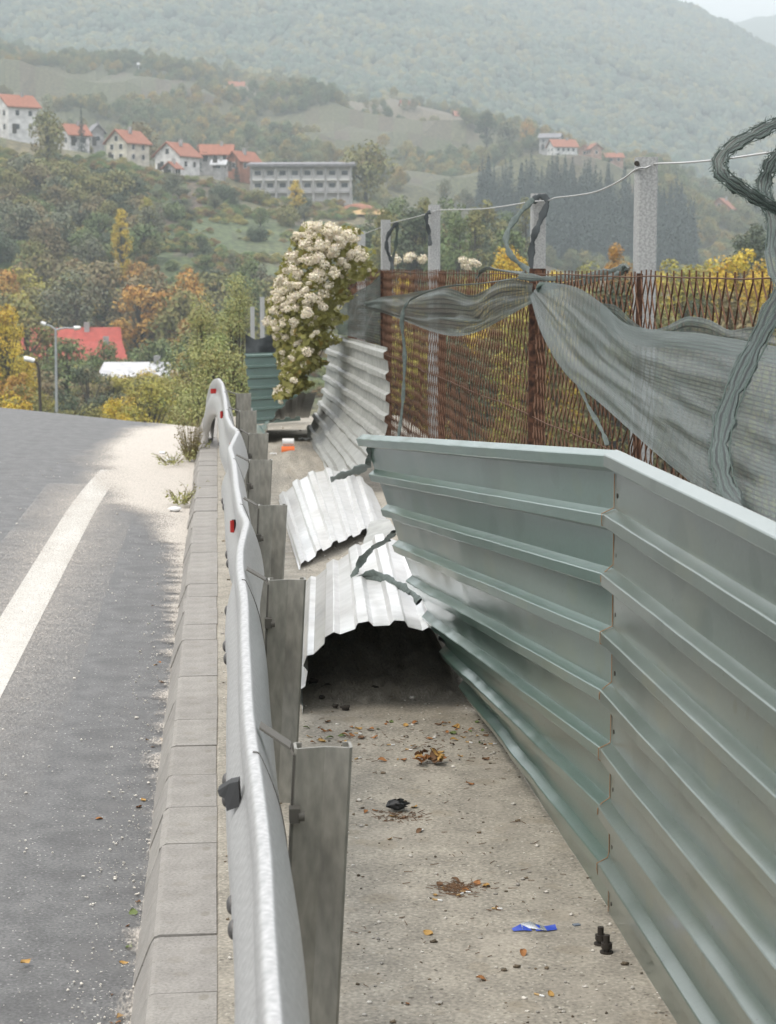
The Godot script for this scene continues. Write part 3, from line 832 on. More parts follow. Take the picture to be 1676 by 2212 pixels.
func build_houses() -> void:
	house(2, 288, 452, 5, 8, 6.0, 2.2, 20, "w_grey", "r_red", "red roofed house half hidden behind the tall white house", 1, 2, false)
	house(52, 292, 440, 7.4, 7, 6.0, 2.4, 34, "w_white", "r_red", "tall white house with red roof at the top of the village slope", 2, 2, false)
	house(172, 318, 455, 5.0, 6, 2.6, 2.2, 30, "w_white", "r_red", "small low white house with red roof beside the spruce", 2, 1, false)
	house(212, 318, 470, 3.0, 4, 3.4, 1.5, 20, "w_grey", "r_grey", "little grey shed with dark roof beside the cream house", 1, 1)
	house(252, 352, 440, 6.0, 7.6, 4.3, 2.5, -38, "w_cream", "r_red", "cream gabled house with orange red roof and yellowish side wall", 2, 2)
	house(362, 376, 430, 6.6, 7.5, 3.8, 2.6, -34, "w_white", "r_red", "white gabled house with orange roof above the blue tarpaulin", 2, 1)
	house(366, 384, 422, 2.6, 2.4, 1.9, 1.0, -30, "w_grey", "r_red", "small porch hut with red roof in front of the white gabled house", 1, 1)
	house(465, 352, 445, 7.2, 5, 1.8, 1.9, -4, "w_grey", "r_red", "long low house under a wide red roof", 3, 1, false)
	house(505, 372, 432, 3.4, 6.4, 2.4, 1.7, -42, "w_brick", "r_red", "bare brick gabled house with orange roof beside the long grey building", 1, 1)
	house(472, 366, 425, 2.4, 2.0, 0.9, 0.6, -10, "w_grey", "r_white", "low shed with a white roof below the brick gable", 1, 1, false)
	# blue tarpaulin
	var tp := MB.new()
	tp.grid([[V(315, 388, 418), V(315, 396, 416)], [V(340, 379, 418), V(342, 392, 416)], [V(372, 388, 418), V(372, 396, 416)]], 1, 1)
	tag(put("blue_tarpaulin", tp, M.tarp), "bright blue tarpaulin over a stack below the white gabled house", "tarpaulin")
	# the long unfinished concrete building
	var at := V(650, 416, 420)
	var t := thing("long_building", "long grey two storey concrete building with flat sloping roof", "building", at)
	t.rotation.y = deg_to_rad(-9)
	var L := 22.0
	var w := MB.new(); w.box(Vector3(0, 1.3, -3.2), Vector3(L - 0.8, 9.0, 4.6))
	inst("wall", w.mesh(M.frame), t)
	var rf := MB.new(); rf.box(Vector3(0, 6.15, -2.6), Vector3(L + 1.2, 0.5, 7.4), Basis(Vector3.RIGHT, 0.1))
	inst("roof", rf.mesh(M.r_grey), t)
	for f in 3:
		var s := MB.new(); s.box(Vector3(0, 0.1 + f * 2.65, -0.35), Vector3(L, 0.4, 1.2))
		inst("floor_slab", s.mesh(M.frame if f == 1 else M.w_grey), t)
	for i in 9:
		var c := MB.new(); c.box(Vector3(-L / 2 + 0.3 + i * (L - 0.6) / 8, 1.4, 0.1), Vector3(0.45, 8.6, 0.4))
		inst("pillar", c.mesh(M.w_grey), t)
	var pane := MB.new(); pane.box(Vector3.ZERO, Vector3(1.3, 0.9, 0.1))
	var pm := pane.mesh(M.glass)
	for f in 2:
		for i in 8: inst("window", pm, t, Vector3(-L / 2 + 1.6 + i * (L - 0.6) / 8, 1.6 + f * 2.6, -0.88))
	# rubble and soil at its right end
	for q in [[775, 410, 412, "heap of reddish soil at the end of the long grey building", "w_brick", 5.0, 1.6], [800, 436, 405, "heap of tan soil below the rounded olive tree", "tan", 6.0, 1.2]]:
		var m := MB.new()
		var p := at_pixel(q[0], q[2]) - Vector3(0, 0.2, 0)
		var rings := []
		for i in 6:
			var row := []
			for k in 13:
				var a := TAU * k / 12
				var rr: float = q[5] * (1.0 - i / 5.0) * (1.0 + 0.25 * sin(k * 2.3 + i))
				row.append(p + Vector3(cos(a) * rr, q[6] * sin(i / 5.0 * PI / 2), sin(a) * rr * 0.6))
			rings.append(row)
		m.grid(rings, 1, 1, true)
		tag(put("soil_heap", m, M[q[4]]), q[3], "soil heap")
	# houses on the far slope
	house(1186, 324, 720, 7.5, 6, 4.6, 1.4, -20, "w_grey", "r_grey", "far grey house with a flat grey roof above the field", 3, 2, false)
	house(1222, 344, 700, 9.0, 7, 4.6, 2.4, 12, "w_white", "r_red", "far white house with orange roof at the end of the field", 4, 2, false)
	house(1262, 350, 710, 4.5, 6, 4.4, 1.6, -20, "w_pink", "r_red", "far pinkish house beside the white one", 1, 2)
	house(1288, 354, 705, 4.0, 5, 5.6, 1.6, 10, "w_pink", "r_red", "narrow tall orange house in the far row", 1, 2)
	house(1328, 350, 720, 6.5, 5, 1.8, 1.4, 5, "w_pink", "r_red", "low red roofed house at the end of the far row", 2, 1, false)
	house(1553, 470, 640, 8.0, 7, 3.0, 3.2, -30, "w_pink", "r_red", "pink gabled house with pale red roof among the conifers", 1, 1)
	house(312, 153, 880, 5.6, 5, 2.6, 0.9, 0, "w_white", "r_white", "tiny white house high on the mountain foot", 2, 1, false)
	house(512, 191, 880, 6.2, 5, 1.2, 1.8, 5, "w_pink", "r_red", "tiny pale red roofed house on the far meadow", 2, 1, false)
	house(622, 216, 900, 6.8, 5, 2.6, 1.6, 0, "w_grey", "r_grey", "tiny grey house beside the lone yellow tree", 2, 1, false)
	house(883, 233, 900, 6.0, 5, 1.4, 1.8, 10, "w_white", "r_crimson", "tiny white house with crimson roof on the field edge", 2, 1, false)
	house(1000, 256, 890, 7.0, 5, 1.4, 1.8, 5, "w_pink", "r_red", "tiny house with bright orange roof beside the dark tree", 2, 1, false)
	# the red roofed house and white shed in the valley
	house(158, 818, 235, 11.0, 8, 2.6, 3.1, 8, "w_cream", "r_crimson", "large house with bright red roof behind the street lamp", 4, 1, false)
	house(225, 806, 232, 4.4, 6, 1.6, 1.7, 14, "w_cream", "r_crimson", "yellowish wing with hipped red roof beside the large red roof", 1, 1, false)
	house(90, 810, 245, 5.4, 6, 2.2, 2.4, -8, "w_cream", "r_crimson", "second red roofed house partly behind the olive tree", 1, 1, false)
	house(300, 838, 190, 7.0, 9, 0.9, 1.1, -6, "w_white", "r_white", "long low shed with a white metal roof behind the bush tree", 0, 1, false)
	# street lamps
	var lp := V(120, 712, 105)
	var foot := at_pixel(120, 105)
	var l := thing("street_lamp", "tall grey street lamp with two arms beyond the road crest", "street lamp", foot)
	var pole := MB.new(); pole.tube([foot + Vector3(-0.2, 0, 0), lp], 0.12, 0.06, 8)
	part("pole", pole, M.lamp, l)
	for q in [[V(98, 701, 105), V(88, 697, 105)], [V(160, 709, 105), V(174, 708, 105)]]:
		var a := MB.new(); a.tube([lp, lp.lerp(q[0], 0.5) + Vector3(0, 0.05, 0), q[0]], 0.05, 0.04, 6)
		part("arm", a, M.lamp, l)
		var h := MB.new(); h.tube([q[0], q[0].lerp(q[1], 0.3), q[0].lerp(q[1], 0.8), q[1] ], 0.13, 0.08, 8)
		part("lamp_head", h, M.lamp_glass, l)
	var f2 := at_pixel(85, 82); var q2 := V(64, 776, 82)
	var l2 := thing("street_lamp", "low street lamp whose white head shows below the red roof", "street lamp", f2)
	var p2 := MB.new(); p2.tube([f2, V(84, 800, 82), V(80, 784, 82), q2], 0.08, 0.05, 6)
	part("pole", p2, M.bark, l2)
	var h2 := MB.new(); h2.tube([V(52, 775, 82), V(55, 775, 82), V(66, 777, 82), V(74, 780, 82)], 0.11, 0.1, 8)
	part("lamp_head", h2, M.white, l2)

# ---------------------------------------------------------------- sheet metal
func ribbed(P: Callable, nu: int, width: float, pitch: float, first: float, rib: float, side: float, front: Material, back: Material, k := 1.0) -> ArrayMesh:
	var s := [0.0]; var off := [0.0]
	var q := first
	while q + 0.084 * k <= width + 1e-4:
		if q > 0.003: s.append(q); off.append(0.0)
		s.append(q + 0.017 * k); off.append(rib * 0.93); s.append(q + 0.021 * k); off.append(rib)
		s.append(q + 0.061 * k); off.append(rib); s.append(q + 0.065 * k); off.append(rib * 0.93); s.append(q + 0.082 * k); off.append(0.0)
		q += pitch
	if s[-1] < width - 0.004: s.append(width); off.append(0.0)
	var am := ArrayMesh.new()
	for layer in 2:
		var mb := MB.new()
		var p := []
		for i in nu + 1:
			var row := []
			for j in s.size():
				var u := float(i) / nu; var v: float = s[j] / width
				var e := 0.004
				var du: Vector3 = P.call(u + e, v) - P.call(u - e, v)
				var dv: Vector3 = P.call(u, v + e) - P.call(u, v - e)
				var n := du.cross(dv).normalized() * side
				row.append(P.call(u, v) + n * (off[j] - 0.0014 * layer))
			p.append(row)
		for j in s.size() - 1:
			var nn := []
			for i in nu + 1:
				var du: Vector3 = p[mini(i + 1, nu)][j] - p[maxi(i - 1, 0)][j]
				nn.append(du.cross(p[i][j + 1] - p[i][j]).normalized() * side * (1.0 if layer == 0 else -1.0))
			for i in nu:
				var t := [Vector2(i, j), Vector2(i + 1, j), Vector2(i + 1, j + 1), Vector2(i, j + 1)]
				mb.smooth([p[i][j], p[i + 1][j], p[i + 1][j + 1]], [nn[i], nn[i + 1], nn[i + 1]], [t[0], t[1], t[2]])
				mb.smooth([p[i][j], p[i + 1][j + 1], p[i][j + 1]], [nn[i], nn[i + 1], nn[i]], [t[0], t[2], t[3]])
		mb.add_to(am, front if layer == 0 else back)
	return am
func curve(pts: Array) -> Array:                         # evenly spaced points along a smooth line
	var c := catmull(pts, 8)
	var run := [0.0]
	for i in c.size() - 1: run.append(run[-1] + c[i].distance_to(c[i + 1]))
	var out := []
	var k := 0
	for i in 61:
		var l: float = run[-1] * i / 60.0
		while k < c.size() - 2 and run[k + 1] < l: k += 1
		out.append(c[k].lerp(c[k + 1], clampf((l - run[k]) / maxf(1e-6, run[k + 1] - run[k]), 0.0, 1.0)))
	return out
func along(c: Array, v: float) -> Vector2:
	var f := clampf(v, -0.02, 1.02) * (c.size() - 1)
	var i := clampi(int(f), 0, c.size() - 2)
	return c[i].lerp(c[i + 1], f - i)

func build_panels() -> void:
	var wob := FastNoiseLite.new()
	wob.seed = 8; wob.frequency = 0.9
	# the standing green sheet
	var o := inst("corrugated_panel", ribbed(func(u, v): return W(1.018 + 0.006 * wob.get_noise_2d(u * 3.0, v * 2.0), v * 1.237 + 0.002, lerpf(0.8, 4.9, u)), 34, 1.237, 0.155, 0.0925, 0.032, -1.0, M.green_faded, M.primer_grey, 0.7), self)
	tag(o, "upright faded green corrugated sheet with scuffed ribs, still standing straight", "metal sheet")
	# the sheet whose far end is pushed over
	var end := curve([Vector2(1.0, 0.002), Vector2(0.855, 0.26), Vector2(0.74, 0.52), Vector2(0.655, 0.78), Vector2(0.575, 1.04)])
	var p2 := func(u, v):
		var d := lerpf(4.78, 7.75 - 0.5 * (1.0 - v), u)
		var w := clampf((lerpf(4.78, 7.75, u) - 4.9) / (7.75 - 4.9), 0.0, 1.0)
		var q := Vector2(1.024, 0.002 + 1.235 * v).lerp(along(end, v), w)
		return W(q.x + 0.012 * wob.get_noise_2d(u * 5.0 + 9.0, v * 2.0) * w, q.y, d)
	o = inst("corrugated_panel", ribbed(p2, 56, 1.237, 0.155, 0.0925, 0.032, -1.0, M.green, M.primer_grey, 0.7), self)
	tag(o, "green corrugated sheet bent over towards the guard rail at its free end", "metal sheet")
	# screws and rust along the seam
	for k in 8:
		var s := MB.new()
		var at := W(1.014, 0.035 + k * 0.155, 4.87)
		s.tube([at + Vector3(0.012, 0, 0), at + Vector3(0.002, 0, 0)], 0.007, 0.006, 8)
		tag(put("sheet_screw", s, M.rust_bolt), "dark screw in the seam of the standing green sheet", "screw", "screws along the seam")
	var sm := MB.new()
	var line := []
	for k in 80:
		var s := k / 79.0 * 1.17
		var f := fposmod(s - 0.0925, 0.155)
		var off := 0.032 * clampf(minf(f, 0.057 - f) / 0.012, 0.0, 1.0)
		line.append(W(1.0165 - off - 0.001, s + 0.004, 4.902))
	sm.tube(line, 0.0014, 0.0014, 4)
	tag(put("rust_seam", sm, mat(lin(0.30, 0.17, 0.09), 0.9)), "thin rusty line where the two green sheets meet", "rust line")
	# the sheet that lies arched over the footway
	var a0 := curve([Vector2(0.305, 0.002), Vector2(0.322, 0.12), Vector2(0.345, 0.215), Vector2(0.40, 0.275), Vector2(0.478, 0.322), Vector2(0.592, 0.352), Vector2(0.70, 0.345), Vector2(0.79, 0.312), Vector2(0.865, 0.262), Vector2(0.94, 0.16), Vector2(0.995, 0.01)])
	var a1 := curve([Vector2(0.36, 0.002), Vector2(0.39, 0.10), Vector2(0.44, 0.185), Vector2(0.53, 0.255), Vector2(0.634, 0.325), Vector2(0.72, 0.375), Vector2(0.82, 0.39), Vector2(0.90, 0.35), Vector2(0.965, 0.25), Vector2(1.01, 0.13), Vector2(1.03, 0.01)])
	var p3 := func(u, v):
		var q := along(a0, v).lerp(along(a1, v), u)
		return W(q.x, q.y + 0.008 * wob.get_noise_2d(u * 4.0, v * 6.0), lerpf(7.28, 9.35, u) + 0.05 * sin(v * 9.0) * (1.0 - u))
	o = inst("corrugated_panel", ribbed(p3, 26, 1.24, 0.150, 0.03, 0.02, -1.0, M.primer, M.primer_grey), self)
	tag(o, "white corrugated sheet arched like a tunnel over the footway", "metal sheet")
	# the flattened sheet beyond it
	var b0 := curve([Vector2(0.44, 0.004), Vector2(0.52, 0.03), Vector2(0.62, 0.055), Vector2(0.72, 0.06), Vector2(0.82, 0.055), Vector2(0.94, 0.06), Vector2(1.10, 0.03)])
	var b1 := curve([Vector2(0.43, 0.004), Vector2(0.50, 0.07), Vector2(0.60, 0.14), Vector2(0.70, 0.18), Vector2(0.84, 0.19), Vector2(1.0, 0.15), Vector2(1.16, 0.03)])
	o = inst("corrugated_panel", ribbed(func(u, v):
		var q := along(b0, v).lerp(along(b1, v), u)
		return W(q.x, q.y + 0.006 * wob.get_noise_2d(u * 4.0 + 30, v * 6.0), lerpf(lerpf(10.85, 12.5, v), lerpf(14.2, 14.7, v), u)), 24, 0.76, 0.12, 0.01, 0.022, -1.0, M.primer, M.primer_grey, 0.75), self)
	tag(o, "white corrugated sheet lying half flattened behind the arched one", "metal sheet")
	# a folded flap between the two
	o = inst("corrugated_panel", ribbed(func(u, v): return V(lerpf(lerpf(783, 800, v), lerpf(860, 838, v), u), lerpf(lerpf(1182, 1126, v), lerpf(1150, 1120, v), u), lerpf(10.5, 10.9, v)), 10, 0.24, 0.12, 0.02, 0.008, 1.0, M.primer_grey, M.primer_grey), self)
	tag(o, "grey bent flap of sheet between the two white sheets", "metal sheet")
	# the grey sheet leaning outwards
	var c0 := curve([Vector2(0.87, 0.004), Vector2(1.0, 0.12), Vector2(1.13, 0.23), Vector2(1.24, 0.37), Vector2(1.275, 0.58), Vector2(1.28, 0.84), Vector2(1.274, 1.108)])
	var c1 := curve([Vector2(0.90, 0.004), Vector2(0.96, 0.13), Vector2(1.02, 0.26), Vector2(1.07, 0.42), Vector2(1.11, 0.62), Vector2(1.13, 0.82), Vector2(1.148, 1.04)])
	o = inst("corrugated_panel", ribbed(func(u, v):
		var q := along(c0, v).lerp(along(c1, v), u)
		return W(q.x + 0.02 * wob.get_noise_2d(u * 6.0 + 60, v * 3.0), q.y, lerpf(14.6, 20.0, u)), 30, 1.3, 0.165, 0.04, 0.03, -1.0, M.primer_grey, M.primer_grey), self)
	tag(o, "dull grey corrugated sheet leaning outwards under the flowering climber", "metal sheet")
	# the far green sheet that closes the view
	o = inst("corrugated_panel", ribbed(func(u, v): return W(lerpf(lerpf(0.36, 0.275, v), 0.90, u), lerpf(0.02, 0.79, v), 21.0 + 0.5 * u), 6, 0.79, 0.118, 0.03, 0.03, 1.0, M.green_far, M.primer_grey, 0.5), self)
	tag(o, "small dark green corrugated sheet facing along the footway at its far end", "metal sheet")
	# the curled sheet in front of it, its hollow side towards the footway
	var e0 := curve([Vector2(0.40, 0.004), Vector2(0.50, 0.20), Vector2(0.62, 0.36), Vector2(0.78, 0.47), Vector2(0.95, 0.50)])
	var e1 := curve([Vector2(0.36, 0.004), Vector2(0.44, 0.05), Vector2(0.56, 0.09), Vector2(0.74, 0.12), Vector2(0.95, 0.13)])
	o = inst("corrugated_panel", ribbed(func(u, v):
		var q := along(e0, v).lerp(along(e1, v), u)
		return W(q.x, q.y, lerpf(18.9, 20.5, u)), 12, 0.72, 0.13, 0.02, 0.02, -1.0, M.green_far, M.primer_grey), self)
	tag(o, "small corrugated sheet curled into a dark hollow under the climber", "metal sheet")
	# dark net behind the top of the far green sheet
	var cl := MB.new()
	var g := []
	for i in 7:
		var row := []
		for j in 4: row.append(V(lerpf(530, 660, i / 6.0), lerpf(722 + 12 * sin(i * 1.3), 772, j / 3.0), 21.8 + 0.05 * sin(i * 2.0 + j)))
		g.append(row)
	cl.grid(g, 1, 1)
	tag(put("shade_cloth", cl, M.cloth_dark), "dark grey cloth stretched above the far green sheet", "cloth")

# ---------------------------------------------------------------- guard rail
const RAIL_X := [[0.5, 0.079], [2.48, 0.0785], [2.8, 0.080], [3.13, 0.085], [3.47, 0.082], [3.99, 0.0745], [4.24, 0.073], [4.6, 0.076], [5.03, 0.078], [5.63, 0.085], [6.22, 0.0785], [6.67, 0.084], [7.1, 0.106], [7.3, 0.119], [7.7, 0.10], [8.6, 0.09], [9.7, 0.088], [10.5, 0.073], [11.2, 0.11], [11.43, 0.13], [11.9, 0.094], [12.7, 0.068], [14.6, 0.062], [16.5, 0.045], [17.3, 0.012], [17.7, -0.025], [18.0, -0.055], [18.4, -0.085], [19.2, -0.11], [20, -0.13]]
const RAIL_Y := [[0, 0.0], [6.8, 0.0], [7.25, 0.012], [7.8, 0.0], [11, 0.0], [11.45, 0.012], [12, 0.0], [16.8, 0.0], [17.3, -0.005], [17.7, -0.04], [18.0, -0.10], [18.4, -0.24], [19.2, -0.5], [20, -0.72]]
const POSTS := [3.88, 6.05, 8.0, 9.92, 11.54, 13.4, 15.3]
func ribbon(mb: MB, pts: Array, w: float, th: float, up: Vector3, n := 6, twist := 0.0) -> void:
	var p := catmull(pts, n)
	var rows_ := []
	for i in p.size():
		var t: Vector3 = (p[mini(i + 1, p.size() - 1)] - p[maxi(i - 1, 0)]).normalized()
		var a := t.cross(up).normalized().rotated(t, twist * i / p.size())
		var b := t.cross(a)
		var ring := []
		for k in 9:
			var g := TAU * k / 8
			ring.append(p[i] + a * cos(g) * w / 2 * (1.0 + 0.28 * sin(i * 0.9 + p.size()) + 0.15 * sin(i * 2.3)) + b * sin(g) * th / 2)
		rows_.append(ring)
	var length := 0.0
	for i in p.size() - 1: length += p[i].distance_to(p[i + 1])
	mb.grid(rows_, length / 0.07, 1.0)

func build_rail() -> void:
	var plate := func(mb: MB, pts: Array, wide: Vector3, th: float) -> void:
		for i in pts.size() - 1:
			var n: Vector3 = (pts[i + 1] - pts[i]).cross(wide).normalized() * th
			var a: Vector3 = pts[i]; var b: Vector3 = pts[i + 1]
			mb.quad(a, b, b + wide, a + wide); mb.quad(a + n, a + wide + n, b + wide + n, b + n)
			mb.quad(a, a + n, b + n, b); mb.quad(a + wide, b + wide, b + wide + n, a + wide + n)
			mb.quad(a, a + wide, a + wide + n, a + n); mb.quad(b, b + n, b + wide + n, b + wide)
	var root := thing("guard_rail", "dented galvanised steel guard rail along the kerb", "guard rail", W(0.15, 0, 4.0))
	var prof := [Vector2(0.000, -0.345), Vector2(-0.030, -0.322), Vector2(-0.047, -0.290), Vector2(-0.056, -0.255), Vector2(-0.055, -0.215), Vector2(-0.044, -0.175), Vector2(-0.026, -0.138), Vector2(-0.018, -0.108), Vector2(-0.022, -0.072), Vector2(-0.025, -0.040), Vector2(-0.020, -0.012), Vector2(-0.012, -0.001), Vector2(0.003, 0.000), Vector2(0.011, -0.010), Vector2(0.030, -0.056), Vector2(0.047, -0.110), Vector2(0.057, -0.165), Vector2(0.061, -0.205)]
	var pr := catmull(prof, 2)
	var cuts := [0.6, 4.12, 7.92, 11.92, 15.9, 19.6]
	for b in cuts.size() - 1:
		var mb := MB.new()
		var grid := []
		for d in steps(cuts[b] - (0.32 if b > 0 else 0.0), cuts[b + 1], 0.1):
			var x := (table(RAIL_X, d - 0.12) + table(RAIL_X, d) * 2 + table(RAIL_X, d + 0.12)) / 4.0
			var y := (table(RAIL_Y, d - 0.12) + table(RAIL_Y, d) * 2 + table(RAIL_Y, d + 0.12)) / 4.0
			var row := []
			var inset := 0.005 if d < cuts[b] + 0.01 and b > 0 else 0.0
			for q in pr:
				row.append(W(x + q.x * (1.0 - inset * 9.0), 0.738 + y + q.y * (1.0 - inset * 2.0) - inset, d))
			grid.append(row)
		mb.grid(grid, 1, 1, true)
		part("rail_beam", mb, M.zinc, root)
	# posts with their brackets
	for i in POSTS.size():
		var d: float = POSTS[i]
		var lean := 0.055 if i < 5 else 0.02
		var dx := (table(RAIL_X, d) - 0.078) * 0.6
		var top := W(0.219 + dx, 0.722, d)
		var foot := W(0.219 + dx - lean * 0.72, -0.02, d - 0.01)
		var up := top - foot
		var c := MB.new()
		var poly := PackedVector2Array([Vector2(-0.042, -0.055), Vector2(-0.056, -0.056), Vector2(-0.06, -0.05), Vector2(-0.06, -0.004), Vector2(-0.054, 0.0), Vector2(0.004, -0.013), Vector2(0.054, 0.0), Vector2(0.06, -0.004), Vector2(0.06, -0.05), Vector2(0.056, -0.056), Vector2(0.042, -0.055), Vector2(0.042, -0.050), Vector2(0.054, -0.050), Vector2(0.054, -0.006), Vector2(0.004, -0.019), Vector2(-0.054, -0.006), Vector2(-0.054, -0.050), Vector2(-0.042, -0.050)])
		c.extrude(poly, foot, Vector3.RIGHT, Vector3(0, 0, 1), up)
		var post := part("post", c, M.post, root)
		var rx := table(RAIL_X, d)
		var st := MB.new()
		plate.call(st, [W(rx + 0.012, 0.736, d + 0.12), W(0.150 + dx, 0.716, d + 0.015), W(0.156 + dx, 0.708, d), W(0.149 + dx, 0.565, d)], Vector3(0.004, 0.0, -0.055), 0.005)
		part("bracket", st, M.strap, root)
		var bb := MB.new()
		bb.box(W(0.158 + dx, 0.59, d - 0.02), Vector3(0.022, 0.03, 0.03))
		bb.tube([W(0.166 + dx, 0.588, d - 0.03), W(0.178 + dx, 0.588, d - 0.03)], 0.011, 0.011, 6)
		part("bracket_bolt", bb, M.strap, root)
		# a seam band round the back of the beam
		for k in [0.05]:
			var sb := MB.new()
			var pts := []
			for q in range(23, 35): pts.append(W(rx + pr[q].x * 1.03, 0.738 + table(RAIL_Y, d) + pr[q].y + 0.002, d - 0.14 + k))
			sb.tube(pts, 0.0018, 0.0018, 4)
			part("seam", sb, M.strap, root)
	# bolt heads on the road side
	var dome := SphereMesh.new()
	dome.radius = 0.019; dome.height = 0.038; dome.radial_segments = 14; dome.rings = 8
	dome.material = M.bolt
	for d in [3.42, 3.56, 4.30, 4.46, 5.9, 6.1, 6.75, 7.85, 8.1, 9.75, 10.0, 11.4, 13.3]:
		var o := inst("bolt_head", dome, root, W(table(RAIL_X, d) - 0.0545, 0.738 + table(RAIL_Y, d) - 0.235, d) - root.position)
		o.scale = Vector3(0.6, 1, 1)
	for q in [[8.1, 0.002, 0.05], [11.6, 0.006, 0.06], [14.4, 0.004, 0.05], [17.35, 0.06, 0.04]]:
		var m := MB.new()
		var at := W(table(RAIL_X, q[0]) - 0.035, 0.738 - 0.115 + table(RAIL_Y, q[0]), q[0])
		m.box(at, Vector3(q[1] + 0.012, q[2], 0.012), Basis(Vector3.UP, 0.3))
		part("reflector", m, M.red, root)
		var k := MB.new()
		k.box(at + Vector3(0.008, 0, -0.012), Vector3(q[1] + 0.016, q[2] * 1.1, 0.008), Basis(Vector3.UP, 0.3))
		part("reflector_back", k, M.black, root)
	var rb := MB.new()
	var a := V(527, 1688, 3.95); var b := V(508, 1692, 3.97); var c := V(482, 1708, 3.99); var d := V(486, 1720, 3.98); var e := V(497, 1724, 3.97); var f := V(502, 1752, 3.95); var g := V(530, 1742, 3.93)
	var th := Vector3(0.004, 0.003, -0.03)
	for layer in 2:
		var h := th * layer
		rb.quad(a + h, b + h, f + h, g + h); rb.tri(b + h, e + h, f + h); rb.quad(b + h, c + h, d + h, e + h)
	var loop := [a, b, c, d, e, f, g]
	for i in 7: rb.quad(loop[i], loop[(i + 1) % 7], loop[(i + 1) % 7] + th, loop[i] + th)
	part("reflector_holder", rb, M.black, root)
	root.position.x -= 0.012

# ---------------------------------------------------------------- chain link, posts, net
const FENCE := [[3.0, 1.80], [6.0, 1.77], [8.0, 1.74], [10.4, 1.70], [13.0, 1.66], [16.0, 1.60], [20.0, 1.53], [21.5, 1.42]]
func build_fence() -> void:
	var wob := FastNoiseLite.new()
	wob.seed = 3; wob.frequency = 0.5
	var root := thing("chain_link_fence", "rusty brown chain link fence behind the corrugated sheets", "fence", W(1.7, 0, 8.0))
	var p := 0.05; var rh := 0.08
	var bays := [[4.6, 8.05], [8.05, 10.4], [10.4, 14.5], [14.5, 18.4], [18.4, 21.4]]
	var top := func(d): return 1.675 + 0.012 * wob.get_noise_1d(d * 3.0)
	var at := func(d, y): return W(table(FENCE, d) + 0.03 * wob.get_noise_2d(d * 1.5, y * 2.0), y, d)
	for b in bays:
		var mb := MB.new()
		var i := 0
		var d: float = b[0]
		while d < b[1]:
			var prev := []
			for j in 20:
				var y: float = top.call(d) - j * rh
				var sgn := 1.0 if (i + j) % 2 == 0 else -1.0
				for e in 2:
					var q: Vector3 = at.call(d + sgn * p * (0.50 if e == 0 else 0.46), y - (0.006 if e == 0 else 0.022))
					if j == 0 and e == 0: q.y += 0.02
					var ring := []
					for k in 3:
						var w := TAU * k / 3 + 0.5
						ring.append(q + Vector3(cos(w), 0, sin(w)) * 0.0038)
					if prev:
						for k in 3: mb.quad(prev[k], prev[(k + 1) % 3], ring[(k + 1) % 3], ring[k])
					prev = ring
			d += p; i += 1
		part("wire_mesh", mb, M.rust_wire, root)
		for y in [1.668, 0.9, 0.35]:
			var ln := MB.new()
			var pts := []
			for q in steps(b[0], b[1], 0.3): pts.append(at.call(q, y + 0.01 * wob.get_noise_1d(q * 9.0)) + Vector3(-0.004, 0, 0))
			ln.tube(pts, 0.003, 0.003, 4)
			part("line_wire", ln, M.rust_wire, root)
	for q in [[8.05, 0.022, 1.68], [10.4, 0.085, 1.70], [14.5, 0.05, 1.68], [18.4, 0.10, 1.68], [21.3, 0.1, 1.66]]:
		var mb := MB.new()
		var c: Vector3 = at.call(q[0], 0.0)
		mb.box(c + Vector3(0.03, q[2] / 2, 0), Vector3(q[1], q[2], 0.012))
		mb.box(c + Vector3(0.03 + q[1] / 2, q[2] / 2, -0.03), Vector3(0.012, q[2] - 0.004, 0.05))
		part("rusty_post", mb, M.rust, root)
	# pale concrete posts outside the fence
	var spots := [[1396, 340, 9.0, 0.094, "tallest pale concrete fence post with the wire tied at its head"], [1163, 418, 12.6, 0.092, "pale concrete fence post wrapped with a torn net loop"], [938, 443, 16.2, 0.094, "pale concrete fence post with a short dark strip"], [833, 475, 19.8, 0.094, "pale concrete fence post with a looped dark strip"], [780, 499, 23.6, 0.098, "grey concrete fence post behind the white blossoms"], [545, 663, 34.0, 0.075, "thin grey fence post beyond the far green sheet, the lower one"], [566, 642, 33.0, 0.075, "thin grey fence post beyond the far green sheet, the taller one"]]
	for s in spots:
		var head := V(s[0], s[1], s[2])
		var base_y := -0.3 if s[2] < 30 else -2.4
		var mb := MB.new()
		var w: float = s[3] / 2
		var ch := 0.008
		var poly := PackedVector2Array([Vector2(-w + ch, -w), Vector2(w - ch, -w), Vector2(w, -w + ch), Vector2(w, w - ch), Vector2(w - ch, w), Vector2(-w + ch, w), Vector2(-w, w - ch), Vector2(-w, -w + ch)])
		mb.extrude(poly, Vector3(head.x, base_y, head.z), Vector3.RIGHT, Vector3(0, 0, 1), Vector3(0.0, head.y - base_y, 0))
		var o := put("fence_post", mb, M.fence_post)
		tag(o, s[4], "fence post", "pale posts carrying the top wire")
		if s[2] < 10:
			var h := MB.new()
			h.tube([V(1375, 353, 8.93), V(1377, 353, 9.0)], 0.012, 0.012, 8)
			part("bolt", h, M.rust_bolt, o)
	var wr := MB.new()
	var px := [[1800, 300, 6.6], [1700, 322, 7.2], [1640, 334, 7.6], [1560, 344, 8.1], [1480, 350, 8.5], [1418, 355, 8.93], [1400, 360, 8.94], [1392, 362, 8.94], [1376, 366, 8.94], [1340, 390, 9.6], [1290, 412, 10.5], [1240, 424, 11.5], [1200, 427, 12.2], [1184, 432, 12.5], [1145, 437, 12.53], [1110, 442, 13.3], [1040, 450, 14.7], [952, 455, 16.1], [925, 461, 16.2], [880, 472, 18], [845, 483, 19.7], [820, 492, 20.5], [785, 504, 23.5]]
